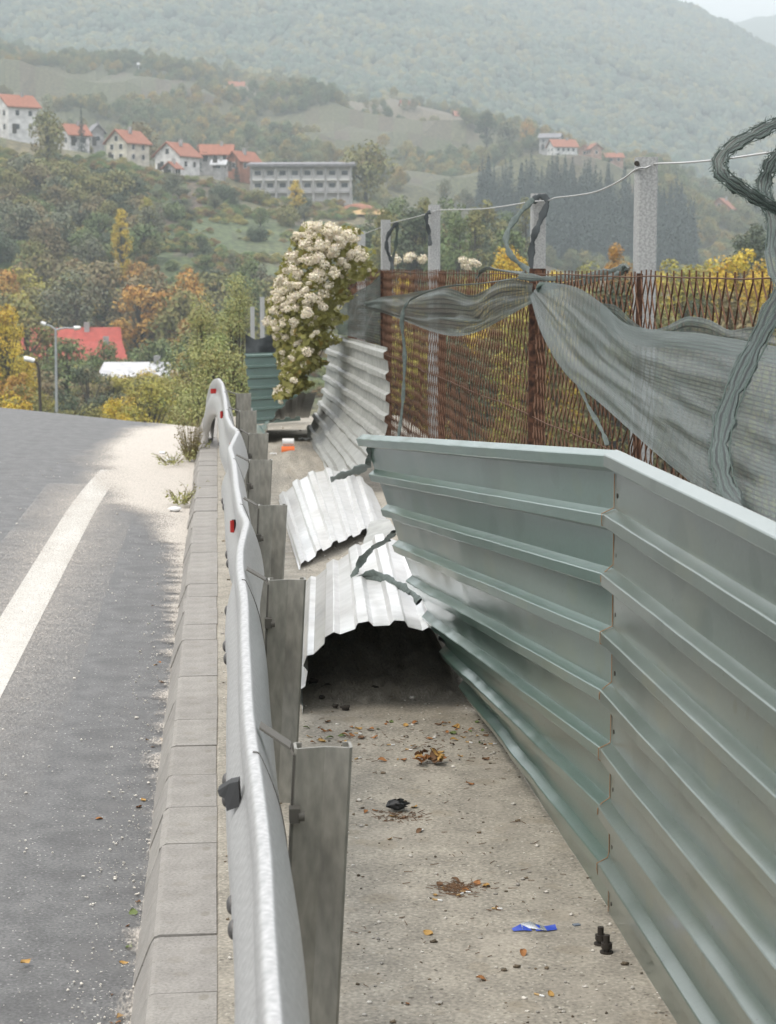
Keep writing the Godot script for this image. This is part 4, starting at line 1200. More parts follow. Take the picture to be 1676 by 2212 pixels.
	var pts := []
	for i in px.size(): pts.append(V(px[i][0], px[i][1] + sin(i * 2.1) * 1.5, px[i][2]))
	wr.tube(catmull(pts, 4), 0.0045, 0.0045, 5)
	tag(put("top_wire", wr, M.wire), "thin bare wire strung between the heads of the fence posts", "wire")

func drape(called: String, top: Array, bot: Array, n: int, sag: float, folds: float, m: Material, us: float, vs: float, label: String, sd: int, root: Node3D = null) -> Node3D:
	var t := catmull(top, 8); var b := catmull(bot, 8)
	var f := FastNoiseLite.new()
	f.seed = sd; f.frequency = 1.0
	var g := []
	var k := maxi(t.size(), b.size())
	for i in k:
		var row := []
		var ti: Vector3 = t[int(float(i) / (k - 1) * (t.size() - 1))]; var bi: Vector3 = b[int(float(i) / (k - 1) * (b.size() - 1))]
		for j in n + 1:
			var v := float(j) / n
			var q := ti.lerp(bi, v)
			var fold := f.get_noise_2d(float(i) / k * 2.2, v * 3.5) * folds 
			var ww := sin(v * PI)
			q += Vector3(-fold, fold * 0.6 - sag * ww, 0) * (0.3 + 0.7 * ww) * minf(1.0, 0.2 + 3.0 * i / k)
			row.append(q)
		g.append(row)
	var mb := MB.new()
	mb.grid(g, us, vs)
	var o := put(called, mb, m)
	return tag(o, label, "net")

func vpath(a: Array) -> Array:
	var out := []
	for q in a: out.append(V(q[0], q[1], q[2]))
	return out
func strip(called: String, a: Array, w: float, th: float, m: Material, label: String, group := "", twist := 0.0, cords := false, category := "net strip") -> void:
	var root := thing(called, label, category, V(a[0][0], a[0][1], a[0][2]), group)
	var mb := MB.new()
	ribbon(mb, vpath(a), w, th, Vector3(0.1, 0.3, 1.0), 6, twist)
	part("band", mb, m, root)
	if cords:
		for k in [0, 2, 4]:
			var c := MB.new()
			var p := catmull(vpath(a), 6)
			var q := []
			for i in p.size():
				var t: Vector3 = (p[mini(i + 1, p.size() - 1)] - p[maxi(i - 1, 0)]).normalized()
				var s := t.cross(Vector3(0.1, 0.3, 1.0)).normalized().rotated(t, twist * i / p.size())
				q.append(p[i] + s * w * (k - 2) * 0.235 + Vector3(0, 0, th * 0.5) + Vector3(sin(i * 2.0 + k), cos(i * 1.7 + k), 0) * 0.0012)
			c.tube(q, 0.0017, 0.0017, 4)
			part("cord", c, M.net_cord, root)
		# frayed thread ends
		var h := MB.new()
		var p := catmull(vpath(a), 10)
		for i in 420:
			var k := rng.randi() % (p.size() - 1)
			var at: Vector3 = p[k].lerp(p[k + 1], rng.randf())
			var t: Vector3 = (p[k + 1] - p[k]).normalized()
			var s := t.cross(Vector3(0.1, 0.3, 1.0)).normalized().rotated(t, twist * k / p.size()) * (1 if rng.randf() < 0.5 else -1)
			h.tube([at + s * w * 0.42, at + s * w * rnd(0.5, 0.8) + t * rnd(-0.02, 0.02)], 0.0007, 0.0004, 3)
		part("fray", h, M.net_cord, root).set_meta("kind", "stuff")

func build_net() -> void:
	rng.seed = 60
	drape("shade_net", vpath([[1165, 607, 10.0], [1240, 619, 9.0], [1300, 655, 8.3], [1350, 698, 7.7], [1420, 712, 7.0], [1520, 722, 6.2], [1676, 748, 5.2], [1800, 775, 4.6]]), vpath([[1145, 640, 9.95], [1172, 725, 9.0], [1222, 808, 8.2], [1300, 875, 7.1], [1400, 965, 5.9], [1490, 1040, 5.0], [1580, 1110, 4.3], [1625, 1150, 3.55], [1740, 1190, 3.2]]), 40, 0.03, 0.022, M.net, 60.0, 5.0, "large grey green shade net sagging from a knot over the green sheets", 3)
	drape("shade_net", vpath([[1296, 655, 8.5], [1330, 660, 8.1], [1362, 690, 7.8], [1400, 712, 7.4], [1440, 705, 7.1], [1482, 684, 6.9], [1530, 690, 6.5], [1575, 712, 6.2], [1620, 706, 5.9], [1690, 712, 5.5]]), vpath([[1296, 690, 8.4], [1330, 720, 8.0], [1362, 740, 7.7], [1400, 750, 7.3], [1440, 750, 7.0], [1482, 755, 6.8], [1530, 760, 6.4], [1575, 770, 6.1], [1620, 780, 5.8], [1690, 790, 5.4]]), 8, 0.0, 0.02, M.net, 30.0, 1.0, "dark ruffled net edge bunched along the rusty mesh", 12)
	drape("shade_net", vpath([[1150, 612, 10.1], [1085, 603, 10.8], [1020, 636, 11.5], [960, 622, 12.2], [880, 634, 13.8], [830, 640, 15.4], [786, 652, 17]]), vpath([[1150, 655, 10.0], [1090, 688, 10.7], [1040, 712, 11.2], [985, 726, 11.7], [930, 716, 12.6], [860, 688, 14.4], [786, 660, 17]]), 16, 0.03, 0.07, M.net, 40.0, 2.0, "pale crumpled net swag between the knot and the climber", 22)
	drape("shade_net", vpath([[822, 592, 18.6], [790, 620, 18.9], [760, 640, 19.2], [732, 668, 19.5]]), vpath([[824, 748, 18.4], [790, 735, 18.8], [760, 728, 19.2], [730, 722, 19.5]]), 8, 0.0, 0.06, M.net, 3.0, 3.0, "dark grey net hanging over the fence beside the climber", 31)
	strip("net_strand", [[1690, 630, 4.6], [1640, 730, 4.5], [1592, 830, 4.4], [1562, 920, 4.3], [1556, 990, 4.2], [1572, 1055, 4.1], [1605, 1100, 3.9], [1655, 1138, 3.6], [1730, 1165, 3.4]], 0.044, 0.007, M.net_rope, "green net strand hanging across the large shade net", "", 0.5, true)
	strip("net_strand", [[1740, 255, 5.8], [1676, 268, 5.8], [1634, 288, 5.8], [1585, 313, 5.8], [1557, 342, 5.8], [1556, 368, 5.78], [1576, 391, 5.76], [1612, 414, 5.74], [1649, 436, 5.72], [1700, 462, 5.7]], 0.042, 0.010, M.net_rope, "twisted net loop curling in the air above the fence", "", 1.2, true)
	strip("net_strand", [[1720, 300, 5.9], [1676, 340, 5.9], [1660, 368, 5.9], [1650, 398, 5.9], [1652, 430, 5.85], [1672, 480, 5.8], [1668, 540, 5.7], [1690, 630, 5.4]], 0.042, 0.009, M.net_rope, "frayed net strand dangling inside the twisted loop", "", 0.8, true)
	# the knot and its ends
	var kn := thing("net_knot", "tight green knot where the nets are tied to the fence top", "knot", V(1170, 622, 9.85))
	for k in 5:
		var ring := []
		for i in 15:
			var w := TAU * i / 14
			ring.append(kn.position + Basis(Vector3(sin(k * 1.7), cos(k * 2.1), 0.5).normalized(), k * 0.9) * Vector3(cos(w) * 0.02, sin(w) * 0.02, 0))
		var mb := MB.new(); mb.tube(ring, 0.01, 0.01, 6)
		part("turn", mb, M.net_cord, kn)
	for q in [[[1120, 596, 10.0], [1180, 602, 9.9], [1250, 598, 9.6], [1310, 588, 9.3], [1345, 578, 9.1], [1356, 585, 9.0]], [[1165, 620, 9.9], [1230, 614, 9.7], [1290, 604, 9.4], [1335, 592, 9.1], [1352, 580, 9.0]], [[1130, 590, 10.1], [1080, 584, 10.6], [1050, 580, 11.2], [1030, 600, 11.4]]]:
		var mb := MB.new(); ribbon(mb, vpath(q), 0.035, 0.012, Vector3(0, 0.4, 1), 6, 1.0)
		part("loose_end", mb, M.net_rope, kn)
	var dark := M.tie as StandardMaterial3D
	strip("net_tie", [[1152, 430, 12.45], [1125, 458, 12.4], [1102, 490, 12.35], [1093, 520, 12.3], [1104, 552, 12.25], [1135, 580, 12.2], [1150, 590, 12.1]], 0.035, 0.012, dark, "net loop bowed out left of the second fence post", "strips tied to posts", 0.6)
	strip("net_tie", [[1150, 437, 12.5], [1165, 424, 12.52], [1182, 434, 12.5], [1170, 470, 12.45], [1155, 505, 12.4], [1148, 540, 12.4], [1147, 585, 12.35]], 0.04, 0.014, M.cloth_dark, "dark strip wound round the head of the looped fence post", "strips tied to posts", 0.6)
	strip("net_tie", [[930, 458, 16.1], [922, 462, 16.1], [922, 480, 16.1], [927, 505, 16.1], [929, 530, 16.05]], 0.03, 0.012, M.cloth_dark, "short dark strip hanging on the third fence post", "strips tied to posts", 0.5)
	strip("net_tie", [[858, 480, 19.6], [846, 495, 19.6], [836, 515, 19.6], [836, 540, 19.6], [846, 565, 19.6], [850, 590, 19.5]], 0.035, 0.012, M.cloth_dark, "dark strip looped against the fourth fence post", "strips tied to posts", 0.5)
	strip("net_tie", [[858, 480, 19.62], [857, 510, 19.62], [853, 540, 19.62], [846, 570, 19.6], [844, 610, 19.4], [850, 640, 18.0]], 0.03, 0.012, M.net_rope, "grey strip falling from the fourth fence post to the net", "strips tied to posts", 0.5)
	strip("net_tie", [[1125, 600, 10.2], [1040, 612, 10.9], [950, 622, 12.0], [885, 650, 12.8], [868, 690, 12.9], [874, 760, 12.9], [872, 830, 12.9], [868, 890, 12.9], [858, 960, 12.9]], 0.026, 0.006, dark, "long thin net strip hanging down in front of the rusty mesh", "", 1.0)
	strip("net_tie", [[1250, 832, 7.9], [1272, 880, 7.6], [1300, 930, 7.4], [1312, 962, 7.3]], 0.016, 0.006, dark, "thin cord hanging from the lower edge of the shade net", "", 0.6)
	strip("cloth_tie", [[850, 1148, 7.72], [838, 1165, 7.85], [806, 1184, 8.2], [780, 1212, 8.45], [767, 1240, 8.45], [768, 1256, 8.4], [792, 1240, 8.3], [822, 1243, 8.2], [850, 1258, 8.0], [884, 1274, 7.75], [905, 1300, 7.55]], 0.03, 0.012, dark, "grey green cloth strip knotted over the arched white sheet", "", 0.9, false, "cloth strip")
	strip("cloth_tie", [[766, 1236, 8.42], [774, 1262, 8.38], [795, 1250, 8.3], [830, 1252, 8.15], [866, 1268, 7.9], [888, 1280, 7.7]], 0.026, 0.012, dark, "second loop of the cloth strip on the arched white sheet", "", 0.7, false, "cloth strip")
	strip("cloth_tie", [[804, 962, 7.66], [800, 985, 7.7], [795, 1004, 7.9], [765, 1018, 9.2], [735, 1028, 11.0], [715, 1036, 13.0]], 0.035, 0.01, dark, "grey strip tied from the bent green sheet to the flattened one", "", 0.8, false, "cloth strip")

# ---------------------------------------------------------------- climber and weeds
func build_climber() -> void:
	rng.seed = 42
	var foot := W(1.15, 0.0, 18.6)
	var root := thing("flowering_climber", "climber covered in creamy white blossom clusters hanging over the sheets", "climbing plant", foot)
	var protos := []
	for k in 4:
		var mb := MB.new()
		for i in 120:
			var o := ball().normalized() * rnd(0.6, 1.05)
			var g := rnd(0.7, 1.2)
			mb.col = Color(g * rnd(0.95, 1.05), g * rnd(0.9, 1.0), g * rnd(0.8, 1.0))
			leaf(mb, o * 0.055 * Vector3(1.1, 0.75, 1.0) + Vector3(0, sin(o.x * 3.0) * 0.008, 0), (o + ball() * 0.7).normalized(), 0.0105, 0.8)
		protos.append(mb.mesh(M.flower))
	# outline of the hanging mass, left and right edge by row
	var left := [[485, 672], [510, 650], [550, 628], [600, 605], [650, 592], [700, 588], [740, 600], [780, 612], [830, 618], [862, 600]]
	var right := [[485, 715], [495, 770], [560, 800], [580, 815], [620, 760], [680, 735], [730, 722], [780, 690], [830, 660], [862, 630]]
	var fl := MB.new()
	for i in 4200:
		var y := rnd(490, 860)
		var l := table(left, y) - rnd(0, 16); var r := table(right, y) + 26.0 * sin(y * 0.13) * rng.randf() - 4.0
		var x := rnd(l, r)
		var p := V(x, y, 18.4 + rnd(-0.25, 0.35) - 0.5 * sin((x - l) / maxf(1, r - l) * PI))
		var g := rnd(0.6, 1.4)
		var yel := 1.5 if rng.randf() < 0.25 else 1.0
		fl.col = Color(g * yel, g * (1.0 + 0.25 * (yel - 1.0)), g * 0.7)
		leaf(fl, p, (Vector3(-0.3, 0.5, 0.8) + ball()).normalized(), rnd(0.018, 0.046), 0.6)
	part("foliage", fl, M.l_olive, root)
	for k in 5:
		var stems := MB.new()
		stems.tube(catmull([V(790 - k * 12, 590, 18.9), V(745 - k * 14, 640 + k * 10, 18.75), V(715 - k * 16, 720, 18.7), V(680 - k * 14, 790, 18.5)], 4), 0.007, 0.003, 5)
		part("stem", stems, M.bark, root)
	var n := 0
	while n < 260:
		var y := 485 + 385 * pow(rng.randf(), 1.25)
		var l := table(left, y); var r := table(right, y)
		var x := l - rnd(0, 14) + (r - l) * pow(rng.randf(), 1.0 if y < 600 else 1.7)
		if y > 600 and x > l + (r - l) * 0.7: continue
		if y > 700 and rng.randf() < 0.72: continue
		var c := inst("blossom_cluster", protos[n % 4], root, V(x, y, 18.05 - 0.45 * sin((x - l) / maxf(1, r - l) * PI) + rnd(-0.15, 0.2)) - foot)
		c.rotation = Vector3(rnd(-0.5, 0.5), rnd(0, TAU), rnd(-0.5, 0.5))
		c.scale = Vector3.ONE * rnd(0.4, 1.0)
		n += 1
	for q in [[870, 560, 22.0], [900, 556, 22.0], [1010, 568, 21.8]]:
		for k in 5:
			var c := inst("blossom_cluster", protos[k % 4], root, V(q[0] + rnd(-20, 20), q[1] + rnd(-8, 10), q[2]) - foot)
			c.rotation.y = rnd(0, TAU)
	# weeds in the gutter
	for q in [[412, 990, 110, 0.42, "tall brown dry weed growing at the kerb foot", "l_brown", 0.12, 24], [420, 992, 30, 0.22, "leafy green weed spreading beside the dry weed", "l_pale", 0.16, 60], [372, 1000, 30, 0.10, "low green weed creeping over the road dust", "l_pale", 0.2, 40], [392, 1085, 40, 0.13, "green weed sprouting from the kerb joint beside a white pebble", "l_pale", 0.12, 46], [420, 1070, 10, 0.12, "thin weed stalk lying over the kerb stone", "l_olive", 0.12, 14]]:
		var at := G(q[0], q[1], -0.10)
		var t := thing("weed", q[4], "weed", at)
		var st := MB.new(); var lf := MB.new()
		for k in q[2]:
			var a := rnd(0, TAU)
			var sp: float = q[6] * sqrt(rng.randf()) * 1.3
			var b := at + Vector3(cos(a) * sp * 0.3, 0, sin(a) * sp * 0.8)
			var e := at + Vector3(cos(a) * sp, q[3] * rnd(0.3, 1.0), sin(a) * sp * 1.4)
			st.tube([b, b.lerp(e, 0.6) + Vector3(0, 0.02, 0), e], 0.0025, 0.001, 3)
			for i in int(q[7] / 8.0) + 2:
				var w := rng.randf()
				var g := rnd(0.8, 1.6)
				lf.col = Color(g * rnd(0.9, 1.5), g, g * 0.8)
				leaf(lf, b.lerp(e, w) + ball() * 0.015, (Vector3.UP * 0.6 + ball()).normalized(), rnd(0.008, 0.018), 0.45)
		part("stem", st, M.l_brown, t)
		part("foliage", lf, M[q[5]], t)

# ---------------------------------------------------------------- litter
func build_litter() -> void:
	rng.seed = 314
	# leaves: three shapes
	var shapes := []
	for k in 3:
		var mb := MB.new()
		var rows_ := []
		for i in 6:
			var u := i / 5.0
			var row := []
			for j in 5:
				var v := j / 2.0 - 1.0
				var w := sin(u * PI * 0.94 + 0.1) * (0.42 + 0.08 * k)
				row.append(Vector3((u - 0.5), 0.10 * (v * v) * (1.0 + 0.6 * sin(u * 5.0 + k)) + 0.08 * sin(u * 4.0 + k * 2.0), v * w * 0.7))
			rows_.append(row)
		mb.grid(rows_, 1, 1)
		mb.tube([Vector3(0.48, 0.05, 0), Vector3(0.7, 0.08, 0.03)], 0.012, 0.01, 4)
		shapes.append(mb.mesh(M.leaf_a))
	var ms := ["leaf_a", "leaf_b", "leaf_c", "leaf_b", "leaf_a", "leaf_g"]
	var lay := func(vx, vy, h, size, m, label, group):
		var p := G(vx, vy, h)
		var o := inst("dry_leaf", shapes[rng.randi() % 3], self, p + Vector3(0, size * 0.12, 0), M[m])
		tag(o, label, "leaf", group)
		o.rotation = Vector3(rnd(-0.3, 0.3), rnd(0, TAU), rnd(-0.3, 0.3))
		o.scale = Vector3.ONE * size
	var n := 0
	for q in [[212, 1773], [318, 1600], [330, 1615], [350, 1600], [298, 1950], [288, 1975], [275, 2002], [268, 2082], [240, 2150], [262, 2200], [250, 2212], [278, 2048], [345, 1432], [336, 1438], [350, 1475], [310, 1730], [300, 1745], [322, 1350], [330, 1310], [235, 1410], [365, 1690], [55, 2080]]:
		lay.call(q[0], q[1], -0.14 if q[0] > 200 else -0.12, rnd(0.018, 0.035), ms[n % 6], "small dry leaf lying in the gutter along the kerb", "leaves along the kerb"); n += 1
	for q in [[905, 1798], [842, 1814], [1130, 2062], [1040, 2118], [925, 2018], [1075, 1965], [1190, 2150], [880, 2170], [1015, 1695], [940, 1935], [985, 1905], [960, 1920], [1005, 1925], [1030, 1910], [1050, 1915], [950, 1912], [1195, 1730], [790, 1755], [810, 1752], [850, 1765], [870, 1768], [895, 1745], [700, 1580], [760, 1590]]:
		lay.call(q[0], q[1], 0.0, rnd(0.016, 0.032), ms[n % 5], "small dry leaf lying on the bare concrete footway", "leaves on the footway"); n += 1
	for i in 60:
		lay.call(rnd(660, 1070), 1560 + pow(rng.randf(), 1.6) * 85, 0.0, rnd(0.015, 0.035), ms[n % 6], "dry leaf in the drift at the mouth of the tunnel", "leaves at the tunnel mouth"); n += 1
	# a heap of brown leaves
	var heap := thing("leaf_heap", "crumpled heap of brown leaves in front of the tunnel", "leaf heap", G(925, 1652))
	for i in 16:
		var o := inst("leaf", shapes[i % 3], heap, Vector3(rnd(-0.045, 0.05), 0.012 + rnd(0, 0.028), rnd(-0.03, 0.03)), M[["leaf_a", "leaf_c", "leaf_b"][i % 3]])
		o.rotation = Vector3(rnd(-1, 1), rnd(0, TAU), rnd(-1, 1)); o.scale = Vector3.ONE * rnd(0.03, 0.05)
	# twigs, needles and crumbs that nobody could count
	var grit := lump(9)
	grit.surface_set_material(0, M.stone)
	var xf := []; var co := []
	for i in 2600:
		var d := 3.9 + 17.0 * pow(rng.randf(), 1.7)
		var x := rnd(0.0, 1.02)
		if x > 0.02 and x < 0.30 and rng.randf() < 0.4: continue
		var s := 0.0012 + 0.0045 * pow(rng.randf(), 5.0) + 0.0004 * d * pow(rng.randf(), 3.0)
		xf.append(Transform3D(Basis(Vector3.UP, rnd(0, TAU)).scaled(Vector3(s * rnd(0.8, 1.6), s * 0.7, s)), W(x, walk_y(d) + s * 0.4, d)))
		var g := rnd(0.5, 1.5)
		co.append(Color(g, g, g) if rng.randf() < 0.62 else Color(g * 0.28, g * 0.23, g * 0.17))
	tag(multimesh("grit", grit, xf, co), "fine grit and crumbs strewn over the footway", "grit", "", "stuff")
	xf = []; co = []
	for i in 3000:
		var d := 4.2 + 14.0 * pow(rng.randf(), 1.6)
		var x := -0.23 - (1.9 * pow(rng.randf(), 1.9) if i % 3 else 0.18 * rng.randf())
		var s := 0.001 + 0.0034 * pow(rng.randf(), 7.0) + 0.00016 * d * pow(rng.randf(), 3.0)
		xf.append(Transform3D(Basis(Vector3.UP, rnd(0, TAU)).scaled(Vector3(s * rnd(0.8, 1.5), s * 0.7, s)), W(x, road_y(x, d) + 0.004 + s * 0.3, d)))
		var g := rnd(0.8, 1.6)
		co.append(Color(g, g, g))
	tag(multimesh("grit", grit, xf, co), "pale stone chips strewn over the asphalt", "grit", "", "stuff")
	var tw := MB.new()
	for i in 520:
		var p: Vector3
		if i < 230: p = G(985 + rnd(-60, 90) * rng.randf(), 1918 + rnd(-18, 26) * rng.randf())
		elif i < 330: p = G(865 + rnd(-55, 55), 1765 + rnd(-12, 10))
		elif i < 430: p = G(rnd(680, 1080), rnd(1575, 1650))
		else: p = W(rnd(0.32, 0.98), 0, rnd(4.4, 7.2))
		var a := rnd(0, TAU); var l := rnd(0.006, 0.03)
		tw.tube([p + Vector3(0, 0.002, 0), p + Vector3(cos(a) * l, 0.004, sin(a) * l)], 0.0012, 0.0008, 3)
	tag(put("twigs", tw, M.leaf_c), "dry twig and needle crumbs on the footway", "twigs", "", "stuff")
	# rubble in the tunnel mouth
	for i in 12:
		var m := lump(60 + i)
		var o := inst("rubble", m, self, W(rnd(0.34, 0.95), 0.012, rnd(7.05, 8.2)), M.bark if i % 7 else M.stone)
		var s := rnd(0.008, 0.018) * (1.0 if i % 7 else 0.6)
		o.scale = Vector3(s * 1.4, s * 0.8, s)
		tag(o, "dark lump of rubble inside the tunnel of white sheet", "rubble", "rubble in the tunnel")
	var ch := MB.new()  # unseen heap, shaped to block light from the open back of the tunnel
	var cg := []
	nz2.frequency = 6.0; nz2.seed = 23
	for i in 34:
		var row := []
		for j in 24:
			var d := lerpf(7.45, 9.25, i / 33.0); var x := lerpf(0.33, 1.0, j / 23.0)
			var e := minf(1.0, 2.2 * sin(j / 23.0 * PI))
			row.append(W(x, -0.015 + e * (table([[7.45, 0.0], [7.6, 0.022], [7.9, 0.035], [8.3, 0.1], [8.8, 0.2], [9.25, 0.02]], d) + 0.04 * absf(nz2.get_noise_2d(x * 4.0, d * 3.0))), d + 0.1 * nz2.get_noise_2d(x * 2.0, 7.0)))
		cg.append(row)
	ch.grid(cg, 1, 1)
	tag(put("light_block_heap", ch, M.concrete), "unseen heap blocking back light in the tunnel of white sheet", "blocking heap")
	# cigarette ends
	var ce := MB.new()
	ce.tube([Vector3(-0.012, 0.004, 0), Vector3(0.012, 0.004, 0)], 0.004, 0.004, 7)
	var cm := ce.mesh(M.tan)
	var cw := MB.new(); cw.tube([Vector3(0.0121, 0.004, 0), Vector3(0.034, 0.004, 0.001)], 0.004, 0.0038, 7)
	var cwm := cw.mesh(M.white)
	for q in [[1068, 1964], [905, 1797], [770, 1640], [840, 1610], [880, 1620], [930, 1596], [1010, 1604], [1060, 1608], [990, 1935], [1000, 1928], [940, 1945], [770, 1585], [1160, 2150]]:
		var t := thing("cigarette_end", "cigarette end dropped on the footway", "cigarette end", G(q[0], q[1]), "cigarette ends")
		t.rotation.y = rnd(-0.9, 0.9); t.scale = Vector3.ONE * 0.62
		inst("filter", cm, t)
		inst("paper", cwm, t)
	# crumpled black plastic
	var bp := MB.new()
	var at := G(858, 1752)
	var rr := []
	for i in 7:
		var row := []
		for j in 9:
			var w := TAU * j / 8
			var r_ := 0.024 * sin(PI * (i + 0.4) / 7.4) * (1.0 + 0.45 * sin(j * 2.4 + i * 1.9))
			row.append(at + Vector3(cos(w) * r_ * 1.3, 0.003 + 0.034 * i / 6.0 * (1.0 + 0.3 * sin(j * 3.1)), sin(w) * r_))
		rr.append(row)
	bp.grid(rr, 1, 1)
	tag(put("plastic_scrap", bp, M.black), "crumpled black plastic scrap on the footway", "plastic scrap")
	# the blue and silver wrapper
	var wr := thing("wrapper", "torn blue and silver wrapper lying flat near the two bolts", "wrapper", G(1150, 2008))
	var wx := MB.new()
	wx.grid([[Vector3(-0.055, 0.006, 0.004), Vector3(-0.052, 0.003, 0.016)], [Vector3(-0.03, 0.014, -0.006), Vector3(-0.026, 0.004, 0.014)], [Vector3(-0.008, 0.008, -0.008), Vector3(-0.004, 0.003, 0.018)]], 1, 1)
	wx.grid([[Vector3(0.008, 0.012, -0.005), Vector3(0.006, 0.003, 0.018)], [Vector3(0.035, 0.007, -0.004), Vector3(0.036, 0.003, 0.02)], [Vector3(0.06, 0.012, -0.002), Vector3(0.062, 0.003, 0.014)]], 1, 1)
	inst("blue_print", wx.mesh(M.blue), wr)
	var ws := MB.new()
	ws.grid([[Vector3(-0.03, 0.015, -0.007), Vector3(-0.027, 0.005, 0.012)], [Vector3(-0.006, 0.018, -0.014), Vector3(-0.004, 0.006, 0.006)], [Vector3(0.014, 0.011, -0.010), Vector3(0.016, 0.005, 0.016)], [Vector3(0.03, 0.009, -0.002), Vector3(0.034, 0.005, 0.026)]], 1, 1)
	inst("foil", ws.mesh(M.foil), wr)
	var gl := MB.new()
	gl.box(G(1245, 1999) + Vector3(0, 0.002, 0), Vector3(0.018, 0.003, 0.014), Basis(Vector3.UP, 0.3))
	tag(put("plastic_scrap", gl, mat(lin(0.15, 0.18, 0.22), 0.5)), "small grey square of plastic near the two bolts", "plastic scrap")
	# the two anchor bolts and their rusty plate
	for q in [[1297, 2040, "rusty anchor bolt standing in the footway, the one farther from the green sheet"], [1310, 2058, "rusty anchor bolt standing in the footway, the one closer to the green sheet"]]:
		var b := G(q[0], q[1])
		var t := thing("anchor_bolt", q[2], "bolt", b, "anchor bolts")
		var sh := MB.new(); sh.tube([b, b + Vector3(0, 0.046, 0)], 0.0085, 0.008, 10)
		part("shank", sh, M.rust_bolt, t)
		var nt := MB.new(); nt.tube([b + Vector3(0, 0.012, 0), b + Vector3(0, 0.026, 0)], 0.0145, 0.0145, 6)
		part("nut", nt, M.rust_bolt, t)
		var ws2 := MB.new(); ws2.tube([b + Vector3(0, 0.0005, 0), b + Vector3(0, 0.004, 0)], 0.017, 0.017, 14)
		part("washer", ws2, M.rust_bolt, t)
	# coloured rubbish farther on
	var can := thing("plastic_bottle", "orange and white plastic bottle lying in the dirt beyond the posts", "bottle", G(622, 982))
	var cb := MB.new(); cb.tube([can.position + Vector3(-0.06, 0.04, 0), can.position + Vector3(0.06, 0.04, 0)], 0.038, 0.038, 12)
	part("label_band", cb, M.orange, can)
	var cc := MB.new(); cc.tube([can.position + Vector3(-0.05, 0.115, -0.02), can.position + Vector3(0.055, 0.115, -0.02)], 0.034, 0.034, 12)
	part("body", cc, M.white, can)
	for q in [[622, 998, 0.10, "cyan", "pale turquoise scrap of paper beside the orange bottle"], [660, 952, 0.14, "white", "white plastic bag scrap under the climber"], [590, 985, 0.06, "white", "white paper scrap left of the orange bottle"], [648, 1046, 0.05, "white", "white crumb of foam before the flattened sheet"]]:
		var p := G(q[0], q[1])
		var m := MB.new()
		var g := []
		for i in 5:
			var row := []
			for j in 5: row.append(p + Vector3((i - 2) * q[2] * 0.25, 0.01 + 0.02 * absf(sin(i * 1.7 + j * 2.3)), (j - 2) * q[2] * 0.22))
			g.append(row)
		m.grid(g, 1, 1)
		tag(put("paper_scrap", m, M[q[3]]), q[4], "paper scrap")
	for q in [[738, 1160, "blue", 0.02, "blue crumpled can in front of the flattened white sheet"], [752, 1154, "orange", 0.018, "orange crumpled can in front of the flattened white sheet"]]:
		var p := G(q[0], q[1] + 2)
		var m := MB.new(); m.tube([p + Vector3(-0.03, q[3], 0), p + Vector3(0, q[3] * 1.1, 0.01), p + Vector3(0.03, q[3], 0)], q[3], q[3] * 0.9, 9)
		tag(put("crumpled_can", m, M[q[2]]), q[4], "can")
	# white pebbles at the kerb
	for q in [[378, 1103, 0.045, "large white pebble at the kerb foot"], [366, 998, 0.05, "white pebble among the gutter weeds"], [350, 980, 0.03, "smaller white pebble above the gutter weeds"]]:
		var o := inst("pebble", lump(200 + int(q[0])), self, G(q[0], q[1], -0.12) + Vector3(0, q[2] * 0.25, 0), M.white)
		o.scale = Vector3(q[2], q[2] * 0.5, q[2] * 0.8)
		tag(o, q[3], "pebble")
	# a low heap of dirt at the far end of the footway
	var dh := MB.new()
	var rg := []
	nz2.frequency = 3.0; nz2.seed = 17
	for i in 26:
		var row := []
		for j in 14:
			var d := lerpf(13.6, 20.4, i / 25.0); var x := lerpf(0.33, 1.0, j / 13.0)
			var e := sin(i / 25.0 * PI) * sin(j / 13.0 * PI)
			row.append(W(x, -0.012 + e * (0.05 + 0.035 * nz2.get_noise_2d(x * 3.0, d)), d))
		rg.append(row)
	dh.grid(rg, 1, 1)
	tag(put("dirt", dh, M.concrete), "lumpy drift of dirt on the far footway", "dirt", "", "stuff")

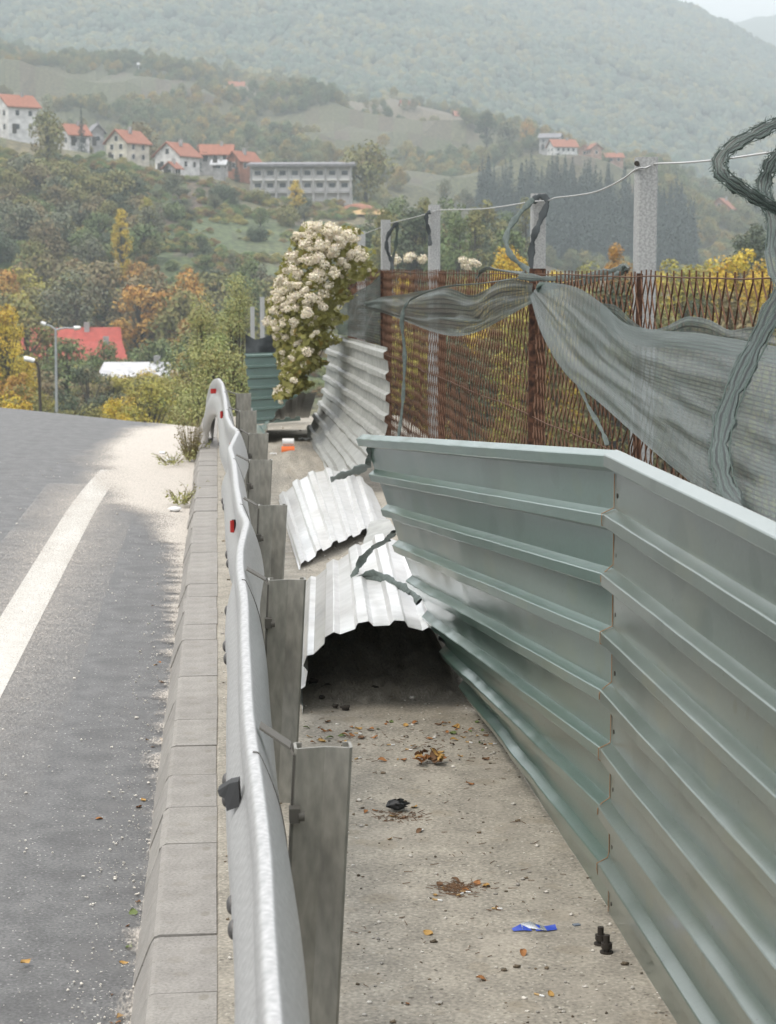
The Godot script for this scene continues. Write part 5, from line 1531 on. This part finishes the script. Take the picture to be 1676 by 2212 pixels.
# ----------------------------------------------------------------
func _ready() -> void:
	rng.seed = 1
	var cam := Camera3D.new()
	cam.fov = rad_to_deg(2.0 * atan(1106.0 / F))
	cam.near = 0.05; cam.far = 9000.0
	cam_b = Basis(Vector3.UP, -deg_to_rad(4.992)) * Basis(Vector3.RIGHT, -deg_to_rad(7.172))
	cam.basis = cam_b
	var lens := CameraAttributesPhysical.new()
	lens.frustum_focal_length = 12.0 * F / 1106.0
	lens.frustum_near = 0.05; lens.frustum_far = 9000.0
	lens.frustum_focus_distance = 6.3
	lens.exposure_aperture = 6.8
	cam.attributes = lens
	cam.position = EYE
	add_child(cam)
	cam.current = true
	var e := Environment.new()
	e.background_mode = Environment.BG_SKY
	var sk := ProceduralSkyMaterial.new()
	sk.sky_top_color = Color(0.97, 0.97, 0.99); sk.sky_horizon_color = Color(1.0, 0.99, 1.0); sk.sky_curve = 0.3
	sk.ground_bottom_color = Color(0.35, 0.36, 0.33); sk.ground_horizon_color = Color(0.6, 0.61, 0.6)
	sk.sun_angle_max = 0.0
	var sky := Sky.new()
	sky.sky_material = sk
	e.sky = sky
	e.background_energy_multiplier = 1.1
	e.tonemap_mode = Environment.TONE_MAPPER_LINEAR
	e.tonemap_exposure = 2.62
	e.fog_enabled = true
	e.fog_density = 0.00058
	e.fog_light_color = Color(0.86, 0.91, 0.92)
	e.sdfgi_enabled = true; e.ssao_enabled = true; e.ssil_enabled = true
	var we := WorldEnvironment.new()
	we.environment = e
	add_child(we)
	var sun := DirectionalLight3D.new()
	sun.light_energy = 0.35; sun.light_angular_distance = 20.0
	sun.light_color = Color(1.0, 0.97, 0.93)
	sun.shadow_enabled = true
	sun.rotation_degrees = Vector3(-58, -60, 0)
	add_child(sun)
	materials()
	terrain_setup()
	build_road()
	terrain_noise()
	build_terrain()
	build_panels()
	build_rail()
	build_fence()
	build_net()
	build_houses()
	build_forest()
	build_trees()
	build_climber()
	build_litter()
func terrain_noise() -> void:
	nz.seed = 77; nz.frequency = 0.012; nz.fractal_octaves = 4
